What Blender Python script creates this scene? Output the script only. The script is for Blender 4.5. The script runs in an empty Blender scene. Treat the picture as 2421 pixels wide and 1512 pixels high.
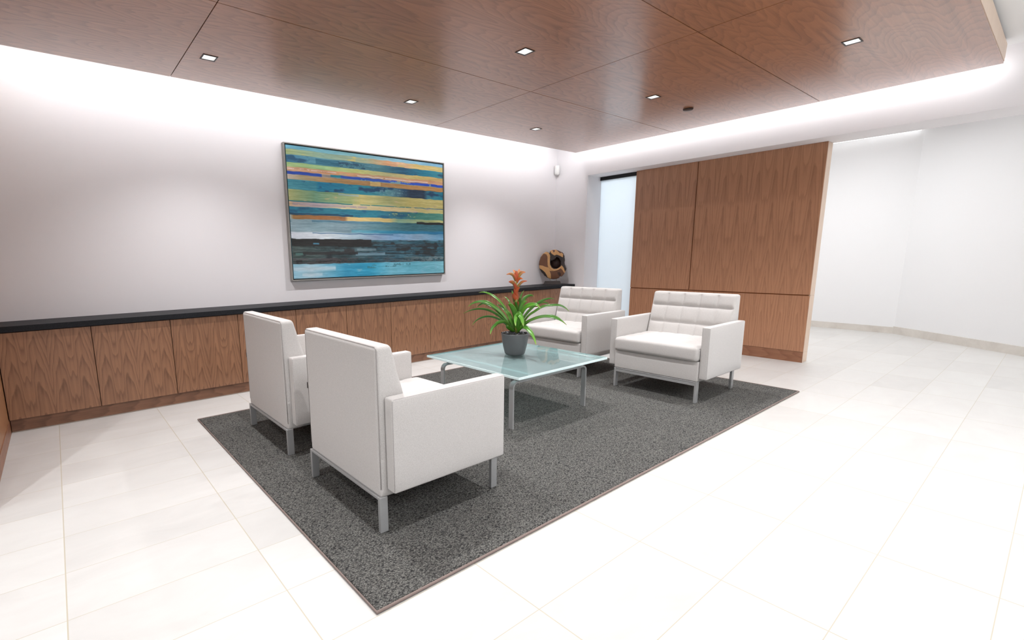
import bpy, bmesh, math, random
import numpy as np
from mathutils import Vector, Matrix

random.seed(7)
SC = bpy.context.scene
COL = SC.collection
W_PX, H_PX = 2421, 1512

# ------------------------------------------------------------ camera
cam_d = bpy.data.cameras.new('camera')
cam = bpy.data.objects.new('camera', cam_d)
COL.objects.link(cam)
CX, CY, CZ = -5.7553, -4.5995, 1.1374
YAW, PITCH, ROLL = 0.9146, -0.1791, -0.0153
fw = Vector((math.cos(YAW) * math.cos(PITCH), math.sin(YAW) * math.cos(PITCH), math.sin(PITCH)))
rt = Vector((math.sin(YAW), -math.cos(YAW), 0))
up = rt.cross(fw)
rt2 = rt * math.cos(ROLL) + up * math.sin(ROLL)
up2 = -rt * math.sin(ROLL) + up * math.cos(ROLL)
cam.matrix_world = Matrix(((rt2.x, up2.x, -fw.x, CX), (rt2.y, up2.y, -fw.y, CY), (rt2.z, up2.z, -fw.z, CZ), (0, 0, 0, 1)))
cam_d.sensor_width = 36
cam_d.lens = 1150.19 / W_PX * 36
cam_d.shift_x = 183.29 / W_PX
cam_d.shift_y = 58.01 / W_PX
cam_d.clip_start = 0.05
SC.camera = cam

# ------------------------------------------------------------ exposure, world
SC.view_settings.view_transform = 'Standard'
SC.view_settings.look = 'None'
SC.view_settings.gamma = 1
SC.view_settings.use_curve_mapping = False
SC.view_settings.exposure = -0.03
wd = bpy.data.worlds.new('lobby_daylight')
SC.world = wd
wd.use_nodes = True
wd.node_tree.nodes['Background'].inputs[0].default_value = (0.90, 0.94, 1.0, 1)
wd.node_tree.nodes['Background'].inputs[1].default_value = 0.32

LIGHT_DOWN = 97.0       # W per downlight
LIGHT_COVE = 4.0       # W per metre run
LIGHT_ADDED = 34.0


def area(name, loc, size, power, rot, color=(1, 1, 1), parent=None, spread=math.pi):
    d = bpy.data.lights.new(name, 'AREA')
    d.shape = 'RECTANGLE'
    d.size, d.size_y = size
    d.energy = power
    d.color = color
    d.spread = spread
    o = bpy.data.objects.new(name, d)
    COL.objects.link(o)
    o.location = loc
    o.rotation_euler = rot
    if parent:
        o.parent = parent
    return o


# ------------------------------------------------------------ object helpers
def props(o, label=None, cat=None, group=None, kind=None):
    if label: o['label'] = label
    if cat: o['category'] = cat
    if group: o['group'] = group
    if kind: o['kind'] = kind
    return o


def empty(name, loc=(0, 0, 0), rz=0):
    o = bpy.data.objects.new(name, None)
    COL.objects.link(o)
    o.location = loc
    o.rotation_euler = (0, 0, rz)
    o.empty_display_size = 0.1
    return o


def obj(name, bm, mat, parent=None, smooth=False, loc=None):
    me = bpy.data.meshes.new(name)
    bmesh.ops.recalc_face_normals(bm, faces=bm.faces)
    bm.to_mesh(me)
    bm.free()
    for m in (mat if isinstance(mat, (list, tuple)) else [mat]):
        me.materials.append(m)
    if smooth:
        for p in me.polygons:
            p.use_smooth = True
    o = bpy.data.objects.new(name, me)
    COL.objects.link(o)
    if parent: o.parent = parent
    if loc: o.location = loc
    return o


def dup(root, loc, rz, label):
    r = root.copy()
    COL.objects.link(r)
    r.location = loc
    r.rotation_euler = (0, 0, rz)
    r['label'] = label
    for ch in list(root.children):
        c = ch.copy()
        COL.objects.link(c)
        c.parent = r
        for g in list(ch.children):
            d = g.copy()
            COL.objects.link(d)
            d.parent = c
    return r


def box(bm, a, b, bev=0, seg=2, mi=0):
    """axis aligned box a..b added to bm"""
    cx = [(a[i] + b[i]) / 2 for i in range(3)]
    s = [abs(b[i] - a[i]) for i in range(3)]
    r = bmesh.ops.create_cube(bm, size=1, matrix=Matrix.Translation(cx) @ Matrix.Diagonal((*s, 1)))
    vs = r['verts']
    fs = list({f for v in vs for f in v.link_faces})
    for f in fs: f.material_index = mi
    if bev > 0:
        es = list({e for v in vs for e in v.link_edges})
        bmesh.ops.bevel(bm, geom=es, offset=bev, segments=seg, profile=0.5, affect='EDGES')
    return bm


def nb():
    return bmesh.new()


def rbox(bm, a, b, r, n=(8, 8, 8), disp=None, k=3):
    """finely gridded rounded box; n = cells per axis; disp(p,nrm)->p"""
    a, b = Vector(a), Vector(b)
    c = (a + b) / 2
    h = (b - a) / 2

    def axis(i):
        m = n[i]
        e = [-h[i] + r * (1 - math.cos(t * math.pi / 2 / k)) for t in range(k)]
        core = [-(h[i] - r) + 2 * (h[i] - r) * t / m for t in range(m + 1)]
        return e + core + [-x for x in reversed(e)]
    ax = [axis(i) for i in range(3)]
    cache = {}

    def vert(i, j, l):
        key = (i, j, l)
        if key in cache: return cache[key]
        p = Vector((ax[0][i], ax[1][j], ax[2][l]))
        q = Vector([max(-(h[t] - r), min(h[t] - r, p[t])) for t in range(3)])
        d = p - q
        nr = d.normalized() if d.length > 1e-9 else Vector((0, 0, 1))
        m = q + nr * r if d.length > 1e-9 else p
        w = m + c
        if disp: w = disp(w, nr)
        cache[key] = bm.verts.new(w)
        return cache[key]
    N = [len(x) - 1 for x in ax]
    for fx in (0, N[0]):
        for j in range(N[1]):
            for l in range(N[2]):
                bm.faces.new([vert(fx, j, l), vert(fx, j + 1, l), vert(fx, j + 1, l + 1), vert(fx, j, l + 1)])
    for fy in (0, N[1]):
        for i in range(N[0]):
            for l in range(N[2]):
                bm.faces.new([vert(i, fy, l), vert(i + 1, fy, l), vert(i + 1, fy, l + 1), vert(i, fy, l + 1)])
    for fz in (0, N[2]):
        for i in range(N[0]):
            for j in range(N[1]):
                bm.faces.new([vert(i, j, fz), vert(i + 1, j, fz), vert(i + 1, j + 1, fz), vert(i, j + 1, fz)])
    return bm


def tube(bm, pts, r, n=6, closed=False):
    pts = [Vector(p) for p in pts]
    rings = []
    m = len(pts)
    for i, p in enumerate(pts):
        a = pts[(i - 1) % m] if (closed or i > 0) else p
        b = pts[(i + 1) % m] if (closed or i < m - 1) else p
        t = (b - a).normalized()
        ref = Vector((0, 0, 1)) if abs(t.z) < 0.9 else Vector((1, 0, 0))
        u = t.cross(ref).normalized()
        v = t.cross(u)
        rr = r[i] if isinstance(r, (list, tuple)) else r
        rings.append([bm.verts.new(p + (u * math.cos(2 * math.pi * k / n) + v * math.sin(2 * math.pi * k / n)) * rr) for k in range(n)])
    for i in range(m if closed else m - 1):
        A, B = rings[i], rings[(i + 1) % m]
        for k in range(n):
            bm.faces.new([A[k], A[(k + 1) % n], B[(k + 1) % n], B[k]])
    if not closed:
        bm.faces.new(rings[0])
        bm.faces.new(rings[-1])
    return bm


def lathe(bm, prof, n=48, c=(0, 0)):
    rings = []
    for r, z in prof:
        if r < 1e-6:
            rings.append([bm.verts.new((c[0], c[1], z))])
        else:
            rings.append([bm.verts.new((c[0] + r * math.cos(2 * math.pi * k / n), c[1] + r * math.sin(2 * math.pi * k / n), z)) for k in range(n)])
    for A, B in zip(rings, rings[1:]):
        for k in range(n):
            k2 = (k + 1) % n
            if len(A) == 1 and len(B) == 1: continue
            if len(A) == 1: bm.faces.new([A[0], B[k], B[k2]])
            elif len(B) == 1: bm.faces.new([A[k], A[k2], B[0]])
            else: bm.faces.new([A[k], A[k2], B[k2], B[k]])
    return bm


# ------------------------------------------------------------ material helpers
def lin(c):
    return tuple((x / 12.92 if x <= 0.04045 else ((x + 0.055) / 1.055) ** 2.4) for x in [v / 255 for v in c]) + (1,)


class NT:
    def __init__(s, name):
        s.m = bpy.data.materials.new(name)
        s.m.use_nodes = True
        s.t = s.m.node_tree
        s.b = s.t.nodes['Principled BSDF']

    def n(s, typ, **kw):
        x = s.t.nodes.new(typ)
        for k, v in kw.items(): setattr(x, k, v)
        return x

    def l(s, a, b):
        s.t.links.new(a, b)

    def setin(s, sock, v):
        if isinstance(v, bpy.types.NodeSocket): s.l(v, sock)
        else: sock.default_value = v

    def math(s, op, a, b=0.0, c=0.0):
        x = s.n('ShaderNodeMath', operation=op)
        s.setin(x.inputs[0], a)
        s.setin(x.inputs[1], b)
        s.setin(x.inputs[2], c)
        return x.outputs[0]

    def vec(s, x, y, z):
        c = s.n('ShaderNodeCombineXYZ')
        for i, v in enumerate((x, y, z)): s.setin(c.inputs[i], v)
        return c.outputs[0]

    def obj(s):
        tc = s.n('ShaderNodeTexCoord')
        sp = s.n('ShaderNodeSeparateXYZ')
        s.l(tc.outputs['Object'], sp.inputs[0])
        return tc.outputs['Object'], sp.outputs

    def noise(s, v, scale, detail=2, rough=0.5, dist=0):
        x = s.n('ShaderNodeTexNoise')
        s.setin(x.inputs['Vector'], v)
        x.inputs['Scale'].default_value = scale
        x.inputs['Detail'].default_value = detail
        x.inputs['Roughness'].default_value = rough
        x.inputs['Distortion'].default_value = dist
        return x.outputs['Fac']

    def mix(s, f, a, b, mode='MIX'):
        x = s.n('ShaderNodeMix', data_type='RGBA', blend_type=mode)
        s.setin(x.inputs[0], f)
        s.setin(x.inputs[6], a)
        s.setin(x.inputs[7], b)
        return x.outputs[2]

    def ramp(s, f, stops):
        x = s.n('ShaderNodeValToRGB')
        s.setin(x.inputs[0], f)
        e = x.color_ramp.elements
        while len(e) < len(stops): e.new(0.5)
        for el, (p, c) in zip(e, stops):
            el.position = p
            el.color = c if len(c) == 4 else (*c, 1)
        return x.outputs[0]

    def bump(s, h, strength, dist, normal=None):
        x = s.n('ShaderNodeBump')
        s.setin(x.inputs['Height'], h)
        x.inputs['Strength'].default_value = strength
        x.inputs['Distance'].default_value = dist
        if normal: s.l(normal, x.inputs['Normal'])
        return x.outputs[0]

    def fin(s, color=None, rough=None, **kw):
        if color is not None: s.setin(s.b.inputs['Base Color'], color)
        if rough is not None: s.setin(s.b.inputs['Roughness'], rough)
        for k, v in kw.items(): s.setin(s.b.inputs[k.replace('_', ' ')], v)
        return s.m


def simple(name, rgb, rough=0.5, metal=0.0, vary=0.0, scale=60, bump=0.0, **kw):
    t = NT(name)
    o, sp = t.obj()
    nz = t.noise(o, scale, 3)
    base = lin(rgb)
    if vary:
        lo = tuple(c * (1 - vary) for c in base[:3]) + (1,)
        hi = tuple(min(1, c * (1 + vary)) for c in base[:3]) + (1,)
        col = t.mix(nz, lo, hi)
    else:
        col = base
    if bump: t.l(t.bump(nz, bump, 0.002), t.b.inputs['Normal'])
    return t.fin(col, rough, Metallic=metal, **kw)


def emit(name, rgb, strength):
    t = NT(name)
    t.b.inputs['Base Color'].default_value = (0.8, 0.8, 0.8, 1)
    t.b.inputs['Emission Color'].default_value = (*rgb, 1)
    t.b.inputs['Emission Strength'].default_value = strength
    return t.m


def walnut(name, across, along, dark, light, leaf=0.13, A=14, B=1900, u0=0.062, C=2.2, rough=0.38,
           lowfreq=(9, 1.6), off=(0.0, 0.0), coat=0.0, contrast=0.8, ring=1.0, curl=0.0, rand=0.0):
    """book-matched cathedral veneer; across / along are axis letters of the object's own coordinates"""
    t = NT(name)
    o, sp = t.obj()
    ix = 'XYZ'
    a = t.math('ADD', sp[ix.index(across)], off[0])
    l = t.math('ADD', sp[ix.index(along)], off[1])
    if rand:
        oi = t.n('ShaderNodeObjectInfo')
        l = t.math('MULTIPLY_ADD', oi.outputs['Random'], rand, l)
    u = t.math('PINGPONG', a, leaf)
    # slow variation of the figure
    n1 = t.noise(t.vec(t.math('MULTIPLY', u, lowfreq[0]), t.math('MULTIPLY', l, lowfreq[1]), 0.37), 1.0, 2, 0.5)
    n2 = t.noise(t.vec(t.math('MULTIPLY', u, 45), t.math('MULTIPLY', l, 7), 1.7), 1.0, 2, 0.55)
    cu = t.math('MULTIPLY_ADD', t.math('SUBTRACT', n1, 0.5), 0.06 + curl, u)
    d = t.math('SUBTRACT', cu, u0)
    d2 = t.math('MULTIPLY', d, d)
    # flatten growth far from the heart so the flanks stay straight grained
    par = t.math('DIVIDE', t.math('MULTIPLY', d2, B), t.math('MULTIPLY_ADD', d2, 260.0, 1.0))
    f = t.math('MULTIPLY_ADD', l, A, par)
    f = t.math('MULTIPLY_ADD', n1, C, f)
    f = t.math('MULTIPLY_ADD', n2, 0.75, f)
    fr = t.math('FRACT', f)
    ringc = t.ramp(fr, [(0.0, (0.0,) * 3), (0.55, (0.35,) * 3), (0.88, (1.0,) * 3), (1.0, (0.0,) * 3)])
    fine = t.noise(t.vec(t.math('MULTIPLY', u, 520), t.math('MULTIPLY', l, 9), 0.0), 1.0, 2, 0.6)
    broad = t.noise(t.vec(t.math('MULTIPLY', u, 38), t.math('MULTIPLY', l, 0.7), 4.0), 1.0, 2, 0.5)
    s1 = t.math('MULTIPLY', ringc, 0.42 * ring)
    s2 = t.math('MULTIPLY_ADD', t.math('SUBTRACT', broad, 0.5), 1.1, s1)
    s3 = t.math('MULTIPLY_ADD', t.math('SUBTRACT', fine, 0.5), 0.55, s2)
    s4 = t.math('ADD', s3, 0.22)
    k = t.math('MULTIPLY_ADD', t.math('SUBTRACT', s4, 0.5), contrast, 0.5)
    k = t.math('MINIMUM', t.math('MAXIMUM', k, 0.0), 1.0)
    col = t.mix(k, lin(light), lin(dark))
    if coat:
        t.b.inputs['Coat Weight'].default_value = coat
        t.b.inputs['Coat Roughness'].default_value = 0.22
    t.l(t.bump(fine, 0.08, 0.0006), t.b.inputs['Normal'])
    return t.fin(col, rough)


WD, WL = (92, 58, 42), (168, 121, 92)
M = {}
M['door_wood'] = walnut('walnut_bookmatched_veneer', 'X', 'Z', (80, 52, 38), (164, 120, 90), leaf=0.127, A=6.0, B=1300, u0=0.066, C=2.4, lowfreq=(11, 1.8), contrast=0.95, curl=0.05, rand=1.0)
M['plinth_wood'] = walnut('walnut_plinth_veneer', 'Z', 'X', (78, 50, 38), (142, 102, 78), leaf=0.5, A=6, B=500, u0=0.2, C=3.0)
M['panel_wood'] = walnut('walnut_wall_veneer', 'Y', 'Z', (130, 86, 63), (192, 142, 109), leaf=0.163, A=2.6, B=1100, u0=0.085, C=2.6, contrast=0.72, lowfreq=(9, 0.75), curl=0.03)
M['panel_base_wood'] = walnut('walnut_partition_base_veneer', 'Z', 'Y', (106, 66, 46), (158, 110, 82), leaf=0.5, A=6, B=500, u0=0.2, C=3.0)
M['lit_end_wood'] = walnut('lit_walnut_edge_veneer', 'X', 'Z', (204, 176, 152), (232, 210, 190), leaf=0.4, A=3, B=900, u0=0.1, C=1.0, contrast=0.5)  # bright light on fascia and end panel put into a paler walnut
M['ceiling_wood'] = walnut('walnut_ceiling_veneer', 'Y', 'X', (98, 58, 38), (172, 116, 82), leaf=0.305, A=7.0, B=620, u0=0.14, C=10.0,
                           lowfreq=(4.5, 1.0), rough=0.34, contrast=0.78, coat=0.75, ring=0.95)
M['side_wood'] = walnut('walnut_side_wall_veneer', 'Y', 'Z', (120, 80, 52), (176, 128, 90), leaf=0.2, A=8, B=900, u0=0.08)
M['wood_gap'] = simple('dark_reveal_wood', (70, 40, 24), 0.6, vary=0.2)
M['groove_wood'] = simple('orange_groove_wood', (150, 92, 52), 0.5, vary=0.1)
M['wall'] = simple('matt_white_wall_paint', (235, 232, 234), 0.75, vary=0.012, scale=220, bump=0.03)
M['wall_right'] = simple('bright_white_wall_paint', (232, 233, 234), 0.75, vary=0.01, scale=220, bump=0.03)
M['ceiling'] = simple('flat_white_ceiling_paint', (238, 238, 238), 0.85, vary=0.01, scale=150)
M['white_metal'] = simple('white_coated_bar', (238, 240, 240), 0.4, 0.0, vary=0.02)
M['black'] = simple('black_satin_metal', (14, 14, 16), 0.4, 0.3, vary=0.1)
M['white_plastic'] = simple('white_plastic', (236, 236, 234), 0.35, vary=0.01)
M['dark_disc'] = simple('bronze_painted_metal', (62, 48, 42), 0.45, 0.2, vary=0.1)
M['steel'] = simple('satin_silver_steel', (172, 172, 172), 0.36, 0.35, vary=0.05, scale=300)
M['frame_metal'] = simple('brushed_grey_picture_frame', (150, 148, 143), 0.45, 0.35, vary=0.08, scale=200)
M['stone'] = None
M['pot'] = simple('charcoal_glazed_pot', (88, 89, 90), 0.42, vary=0.06, scale=40)
M['pebble'] = simple('black_polished_pebble', (18, 18, 20), 0.15, vary=0.3, scale=80)
M['sculpt_base'] = simple('espresso_wood_base', (48, 38, 36), 0.45, vary=0.2, scale=30)
M['brass'] = simple('thin_brass_rod', (176, 150, 96), 0.35, 0.8, vary=0.05)
M['piping'] = simple('grey_seam_thread', (150, 144, 142), 0.9, vary=0.1, scale=400)
M['lens'] = emit('downlight_lens_glow', (1.0, 0.97, 0.93), 6.0)
M['reflector'] = simple('white_reflector', (240, 240, 240), 0.3, vary=0.01)
M['led'] = emit('led_strip_glow', (1.0, 0.985, 0.97), 1.6)
M['led_hall'] = emit('hall_slot_glow', (1.0, 1.0, 1.0), 1.6)

# counter: honed black stone with fleck
t = NT('black_speckled_stone')
o, sp = t.obj()
v = t.n('ShaderNodeTexVoronoi')
v.inputs['Scale'].default_value = 260
t.l(o, v.inputs['Vector'])
fl = t.ramp(v.outputs['Distance'], [(0.0, (0.10, 0.10, 0.105)), (0.25, (0.022, 0.023, 0.026)), (1.0, (0.014, 0.015, 0.018))])
M['counter'] = t.fin(fl, 0.46, Specular_IOR_Level=0.08)

# upholstery fabric
def fabric(name, rgb, rgb2):
    t = NT(name)
    o, sp = t.obj()
    wv = t.noise(t.vec(t.math('MULTIPLY', sp[0], 1.0), t.math('MULTIPLY', sp[1], 1.0), t.math('MULTIPLY', sp[2], 0.45)), 900, 2, 0.7)
    he = t.noise(o, 420, 3, 0.7)
    hf = t.noise(t.vec(t.math('MULTIPLY', sp[0], 0.35), t.math('MULTIPLY', sp[1], 0.35), sp[2]), 700, 1, 0.6)
    k = t.math('MULTIPLY_ADD', t.math('SUBTRACT', wv, 0.5), 1.3, 0.5)
    k = t.math('MULTIPLY_ADD', t.math('SUBTRACT', he, 0.5), 1.2, k)
    k = t.math('MINIMUM', t.math('MAXIMUM', k, 0.0), 1.0)
    col = t.mix(k, lin(rgb), lin(rgb2))
    hh = t.math('ADD', wv, hf)
    t.l(t.bump(hh, 0.18, 0.0008), t.b.inputs['Normal'])
    t.b.inputs['Sheen Weight'].default_value = 0.25
    t.b.inputs['Sheen Roughness'].default_value = 0.5
    return t.fin(col, 0.92)


M['fabric'] = fabric('heathered_light_grey_wool', (162, 158, 155), (213, 209, 206))

# rug pile
t = NT('looped_charcoal_grey_pile')
o, sp = t.obj()
v = t.n('ShaderNodeTexVoronoi')
v.inputs['Scale'].default_value = 140
v.inputs['Randomness'].default_value = 1.0
t.l(t.vec(sp[0], t.math('MULTIPLY', sp[1], 1.35), 0.0), v.inputs['Vector'])
nz = t.noise(o, 330, 2, 0.6)
nl = t.noise(o, 2.2, 2, 0.5)
dd = t.math('MULTIPLY_ADD', t.math('SUBTRACT', nz, 0.5), 0.55, v.outputs['Distance'])
col = t.ramp(dd, [(0.05, lin((168, 167, 160))[:3]), (0.40, lin((122, 121, 116))[:3]), (0.68, lin((84, 83, 81))[:3]), (0.92, lin((26, 26, 28))[:3])])
spc = t.n('ShaderNodeSeparateColor')
t.l(v.outputs['Color'], spc.inputs[0])
tone = t.math('MULTIPLY_ADD', spc.outputs[0], 0.40, 0.38)
tone = t.math('MULTIPLY', tone, t.math('MULTIPLY_ADD', nl, 0.24, 0.88))
col = t.mix(1.0, col, t.vec(tone, tone, tone), 'MULTIPLY')
t.l(t.bump(t.math('SUBTRACT', 1.0, dd), 0.9, 0.006), t.b.inputs['Normal'])
M['rug'] = t.fin(col, 0.95)
M['binding'] = simple('taupe_rug_binding', (128, 112, 106), 0.8, vary=0.15, scale=500)

# floor tile
TX0, TY0, TW, TH = -4.6365, -3.6848, 0.61, 0.305
t = NT('cream_porcelain_tile')
o, sp = t.obj()
fx = t.math('DIVIDE', t.math('SUBTRACT', sp[0], TX0), TW)
fy = t.math('DIVIDE', t.math('SUBTRACT', sp[1], TY0), TH)
ix, iy = t.math('FLOOR', fx), t.math('FLOOR', fy)
ux, uy = t.math('FRACT', fx), t.math('FRACT', fy)
gx = t.math('MULTIPLY', t.math('PINGPONG', ux, 0.5), TW)
gy = t.math('MULTIPLY', t.math('PINGPONG', uy, 0.5), TH)
ex = t.math('MINIMUM', gx, gy)
# the joints running towards the window wall are a little wider
gr = t.math('MAXIMUM', t.math('LESS_THAN', gx, 0.0020), t.math('LESS_THAN', gy, 0.0013))
wn = t.n('ShaderNodeTexWhiteNoise')
t.l(t.vec(ix, iy, 0.0), wn.inputs['Vector'])
sh = t.math('MULTIPLY', wn.outputs['Value'], 7.0)
vv = t.n('ShaderNodeVectorMath', operation='ADD')
t.l(o, vv.inputs[0]); t.l(t.vec(sh, sh, sh), vv.inputs[1])
cl = t.noise(t.vec(t.math('MULTIPLY', sp[0], 1.0), t.math('MULTIPLY_ADD', sp[1], 2.2, sh), sh), 2.6, 5, 0.6, 0.8)
k = t.math('MULTIPLY_ADD', t.math('SUBTRACT', wn.outputs['Value'], 0.5), 0.4, cl)
tile = t.ramp(k, [(0.2, lin((194, 192, 189))[:3]), (0.5, lin((201, 199, 196))[:3]), (0.85, lin((207, 206, 203))[:3])])
col = t.mix(gr, tile, lin((182, 174, 156)))
t.l(t.bump(t.math('MINIMUM', t.math('MULTIPLY', ex, 300), 1.0), 0.25, 0.0008), t.b.inputs['Normal'])
M['floor'] = t.fin(col, t.math('MULTIPLY_ADD', cl, 0.15, 0.36))
t = NT('cream_stone_skirting')
o, sp = t.obj()
cl = t.noise(o, 4.0, 5, 0.6, 0.6)
M['skirting'] = t.fin(t.ramp(cl, [(0.25, lin((196, 190, 182))[:3]), (0.8, lin((222, 218, 211))[:3])]), 0.45)

# glass table top: frosted underside, polished upper face
t = NT('frosted_aqua_glass')
o, sp = t.obj()
nz = t.noise(o, 3, 1)
nodes = t.t.nodes
out = nodes['Material Output']
t.t.nodes.remove(t.b)
df = t.n('ShaderNodeBsdfDiffuse'); t.setin(df.inputs[0], t.mix(nz, lin((214, 224, 226)), lin((218, 228, 230))))
tl = t.n('ShaderNodeBsdfTranslucent'); tl.inputs[0].default_value = lin((218, 234, 234))
tp = t.n('ShaderNodeBsdfTransparent'); tp.inputs[0].default_value = lin((216, 234, 234))
gs = t.n('ShaderNodeBsdfGlossy'); gs.inputs['Roughness'].default_value = 0.03
fz = t.n('ShaderNodeFresnel'); fz.inputs[0].default_value = 1.62
m1 = t.n('ShaderNodeMixShader'); m2 = t.n('ShaderNodeMixShader'); m3 = t.n('ShaderNodeMixShader')
m1.inputs[0].default_value = 0.36
t.l(df.outputs[0], m1.inputs[1]); t.l(tl.outputs[0], m1.inputs[2])
m2.inputs[0].default_value = 0.17
t.l(m1.outputs[0], m2.inputs[1]); t.l(tp.outputs[0], m2.inputs[2])
t.t.nodes.remove(gs); t.t.nodes.remove(fz); t.t.nodes.remove(m3)
t.l(m2.outputs[0], out.inputs[0])
M['glass_top'] = t.m
t = NT('clear_polished_glass_face')
out = t.t.nodes['Material Output']
t.t.nodes.remove(t.b)
tp = t.n('ShaderNodeBsdfTransparent'); tp.inputs[0].default_value = lin((236, 248, 247))
gs = t.n('ShaderNodeBsdfGlossy'); gs.inputs['Roughness'].default_value = 0.02
fz = t.n('ShaderNodeFresnel'); fz.inputs[0].default_value = 1.6
m3 = t.n('ShaderNodeMixShader')
t.l(fz.outputs[0], m3.inputs[0]); t.l(tp.outputs[0], m3.inputs[1]); t.l(gs.outputs[0], m3.inputs[2])
t.l(m3.outputs[0], out.inputs[0])
M['glass_face'] = t.m
M['glass_edge'] = simple('aqua_glass_edge', (226, 246, 246), 0.15, vary=0.02)

# frosted door glass
t = NT('frosted_door_glass')
o, sp = t.obj()
out = t.t.nodes['Material Output']
tl = t.n('ShaderNodeBsdfTranslucent'); tl.inputs[0].default_value = lin((240, 247, 252))
nz = t.noise(o, 500, 1)
t.b.inputs['Base Color'].default_value = lin((235, 242, 246))
t.b.inputs['Roughness'].default_value = 0.25
m1 = t.n('ShaderNodeMixShader')
t.setin(m1.inputs[0], t.math('MULTIPLY_ADD', nz, 0.02, 0.80))
t.l(t.b.outputs[0], m1.inputs[1]); t.l(tl.outputs[0], m1.inputs[2]); t.l(m1.outputs[0], out.inputs[0])
M['door_glass'] = t.m


def vcol_mat(name, rough, spec=0.5, bumps=0.0, trans=None):
    t = NT(name)
    at = t.n('ShaderNodeAttribute')
    at.attribute_name = 'Col'
    o, sp = t.obj()
    nz = t.noise(o, 350, 3, 0.6)
    col = t.mix(t.math('MULTIPLY', nz, 0.22), at.outputs['Color'], (0.02, 0.02, 0.02, 1))
    if bumps: t.l(t.bump(nz, bumps, 0.002), t.b.inputs['Normal'])
    return t.fin(col, rough)


M['canvas'] = vcol_mat('painted_canvas', 0.5, bumps=0.25)
M['log'] = vcol_mat('oiled_log_slice', 0.4, bumps=0.3)
M['leaf'] = vcol_mat('glossy_bromeliad_leaf', 0.28)
M['bract'] = vcol_mat('waxy_orange_bract', 0.38)
for k_ in ('leaf', 'bract'):
    nt = M[k_].node_tree
    b = nt.nodes['Principled BSDF']
    tl = nt.nodes.new('ShaderNodeBsdfTranslucent')
    ms = nt.nodes.new('ShaderNodeMixShader')
    ms.inputs[0].default_value = 0.22
    nt.links.new(b.inputs['Base Color'].links[0].from_socket, tl.inputs[0])
    nt.links.new(b.outputs[0], ms.inputs[1]); nt.links.new(tl.outputs[0], ms.inputs[2])
    nt.links.new(ms.outputs[0], nt.nodes['Material Output'].inputs[0])


def struct(name, bm, mat, label, cat):
    return props(obj(name, bm, mat), label, cat, kind='structure')


# ------------------------------------------------------------ room shell
UPC = 2.60       # white ceiling
SLZ = 2.444      # underside of the wood ceiling
struct('floor', box(nb(), (-9.5, -10.0, -0.12), (6.5, 0.35, 0.0)), M['floor'], 'cream rectangular stone tile floor', 'floor')
struct('wall_left', box(nb(), (-6.3, 0.0, 0.0), (0.0, 0.14, UPC + 0.05)), M['wall'], 'long white wall behind the low cabinets and the painting', 'wall')
bm = nb()
OY, OZ = -0.516, 2.163
WT = 0.40
box(bm, (0.0, OY, 0.0), (WT, 0.14, UPC + 0.05))
struct('wall_back', bm, M['wall'], 'short white wall right of the corner with the white sensor', 'wall')
struct('trim_1', box(nb(), (0.0, -9.0, OZ), (WT, OY, UPC + 0.05)), M['wall'], 'white bulkhead beam above the wood partition and the wide opening', 'bulkhead')
struct('ceiling', box(nb(), (-9.5, -10.0, UPC), (0.0, 0.0, UPC + 0.1)), M['ceiling'], 'flat white ceiling above the wood panels', 'ceiling')
# hall behind the opening
CZH = 2.66
struct('ceiling.001', box(nb(), (WT, -10.0, CZH), (6.5, 0.35, CZH + 0.1)), M['ceiling'], 'white hallway ceiling beyond the opening', 'ceiling')
bm = nb()
c0, c1, c2 = Vector((3.42, 0.35)), Vector((3.263, -3.227)), Vector((0.90, -6.08))


def wall_prism(bm, a, b, z0, z1, th):
    d = (b - a).normalized()
    n = Vector((-d.y, d.x)) * th
    vs = [bm.verts.new((p.x, p.y, z)) for z in (z0, z1) for p in (a, b, b + n, a + n)]
    for f in ((0, 1, 2, 3), (4, 5, 6, 7), (0, 1, 5, 4), (1, 2, 6, 5), (2, 3, 7, 6), (3, 0, 4, 7)):
        bm.faces.new([vs[i] for i in f])


wall_prism(bm, c0, c1, 0, CZH, 0.12)
struct('wall_hall', bm, M['wall_right'], 'white hallway end wall just right of the wood partition', 'wall')
bm = nb(); wall_prism(bm, c1, c2, 0, CZH, 0.12)
struct('wall_right', bm, M['wall_right'], 'white angled hallway wall at the far right', 'wall')
struct('wall_hall_side', box(nb(), (WT, 0.22, 0), (3.6, 0.34, CZH)), M['wall_right'], 'white wall closing the hallway behind the frosted glass', 'wall')
bm = nb(); wall_prism(bm, c0 + Vector((-0.014, 0)), c1 + Vector((-0.014, 0)), 0, 0.088, 0.014)
struct('baseboard_hall', bm, M['skirting'], 'pale stone skirting along the hallway end wall', 'baseboard')
bm = nb(); nn = Vector((-0.0108, 0.0089)); wall_prism(bm, c1 + nn, c2 + nn, 0, 0.1, 0.014)
struct('baseboard_right', bm, M['skirting'], 'pale stone skirting along the angled far right wall', 'baseboard')
# left end wall clad in wood
struct('wall_side', box(nb(), (-6.3, -1.7, 0.0), (-6.118, 0.0, UPC)), M['side_wood'], 'walnut clad end wall left of the cabinets', 'wall')
struct('baseboard_side', box(nb(), (-6.118, -1.7, 0.0), (-6.114, -0.345, 0.089)), M['panel_base_wood'], 'walnut skirting at the left end wall', 'baseboard')

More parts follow.
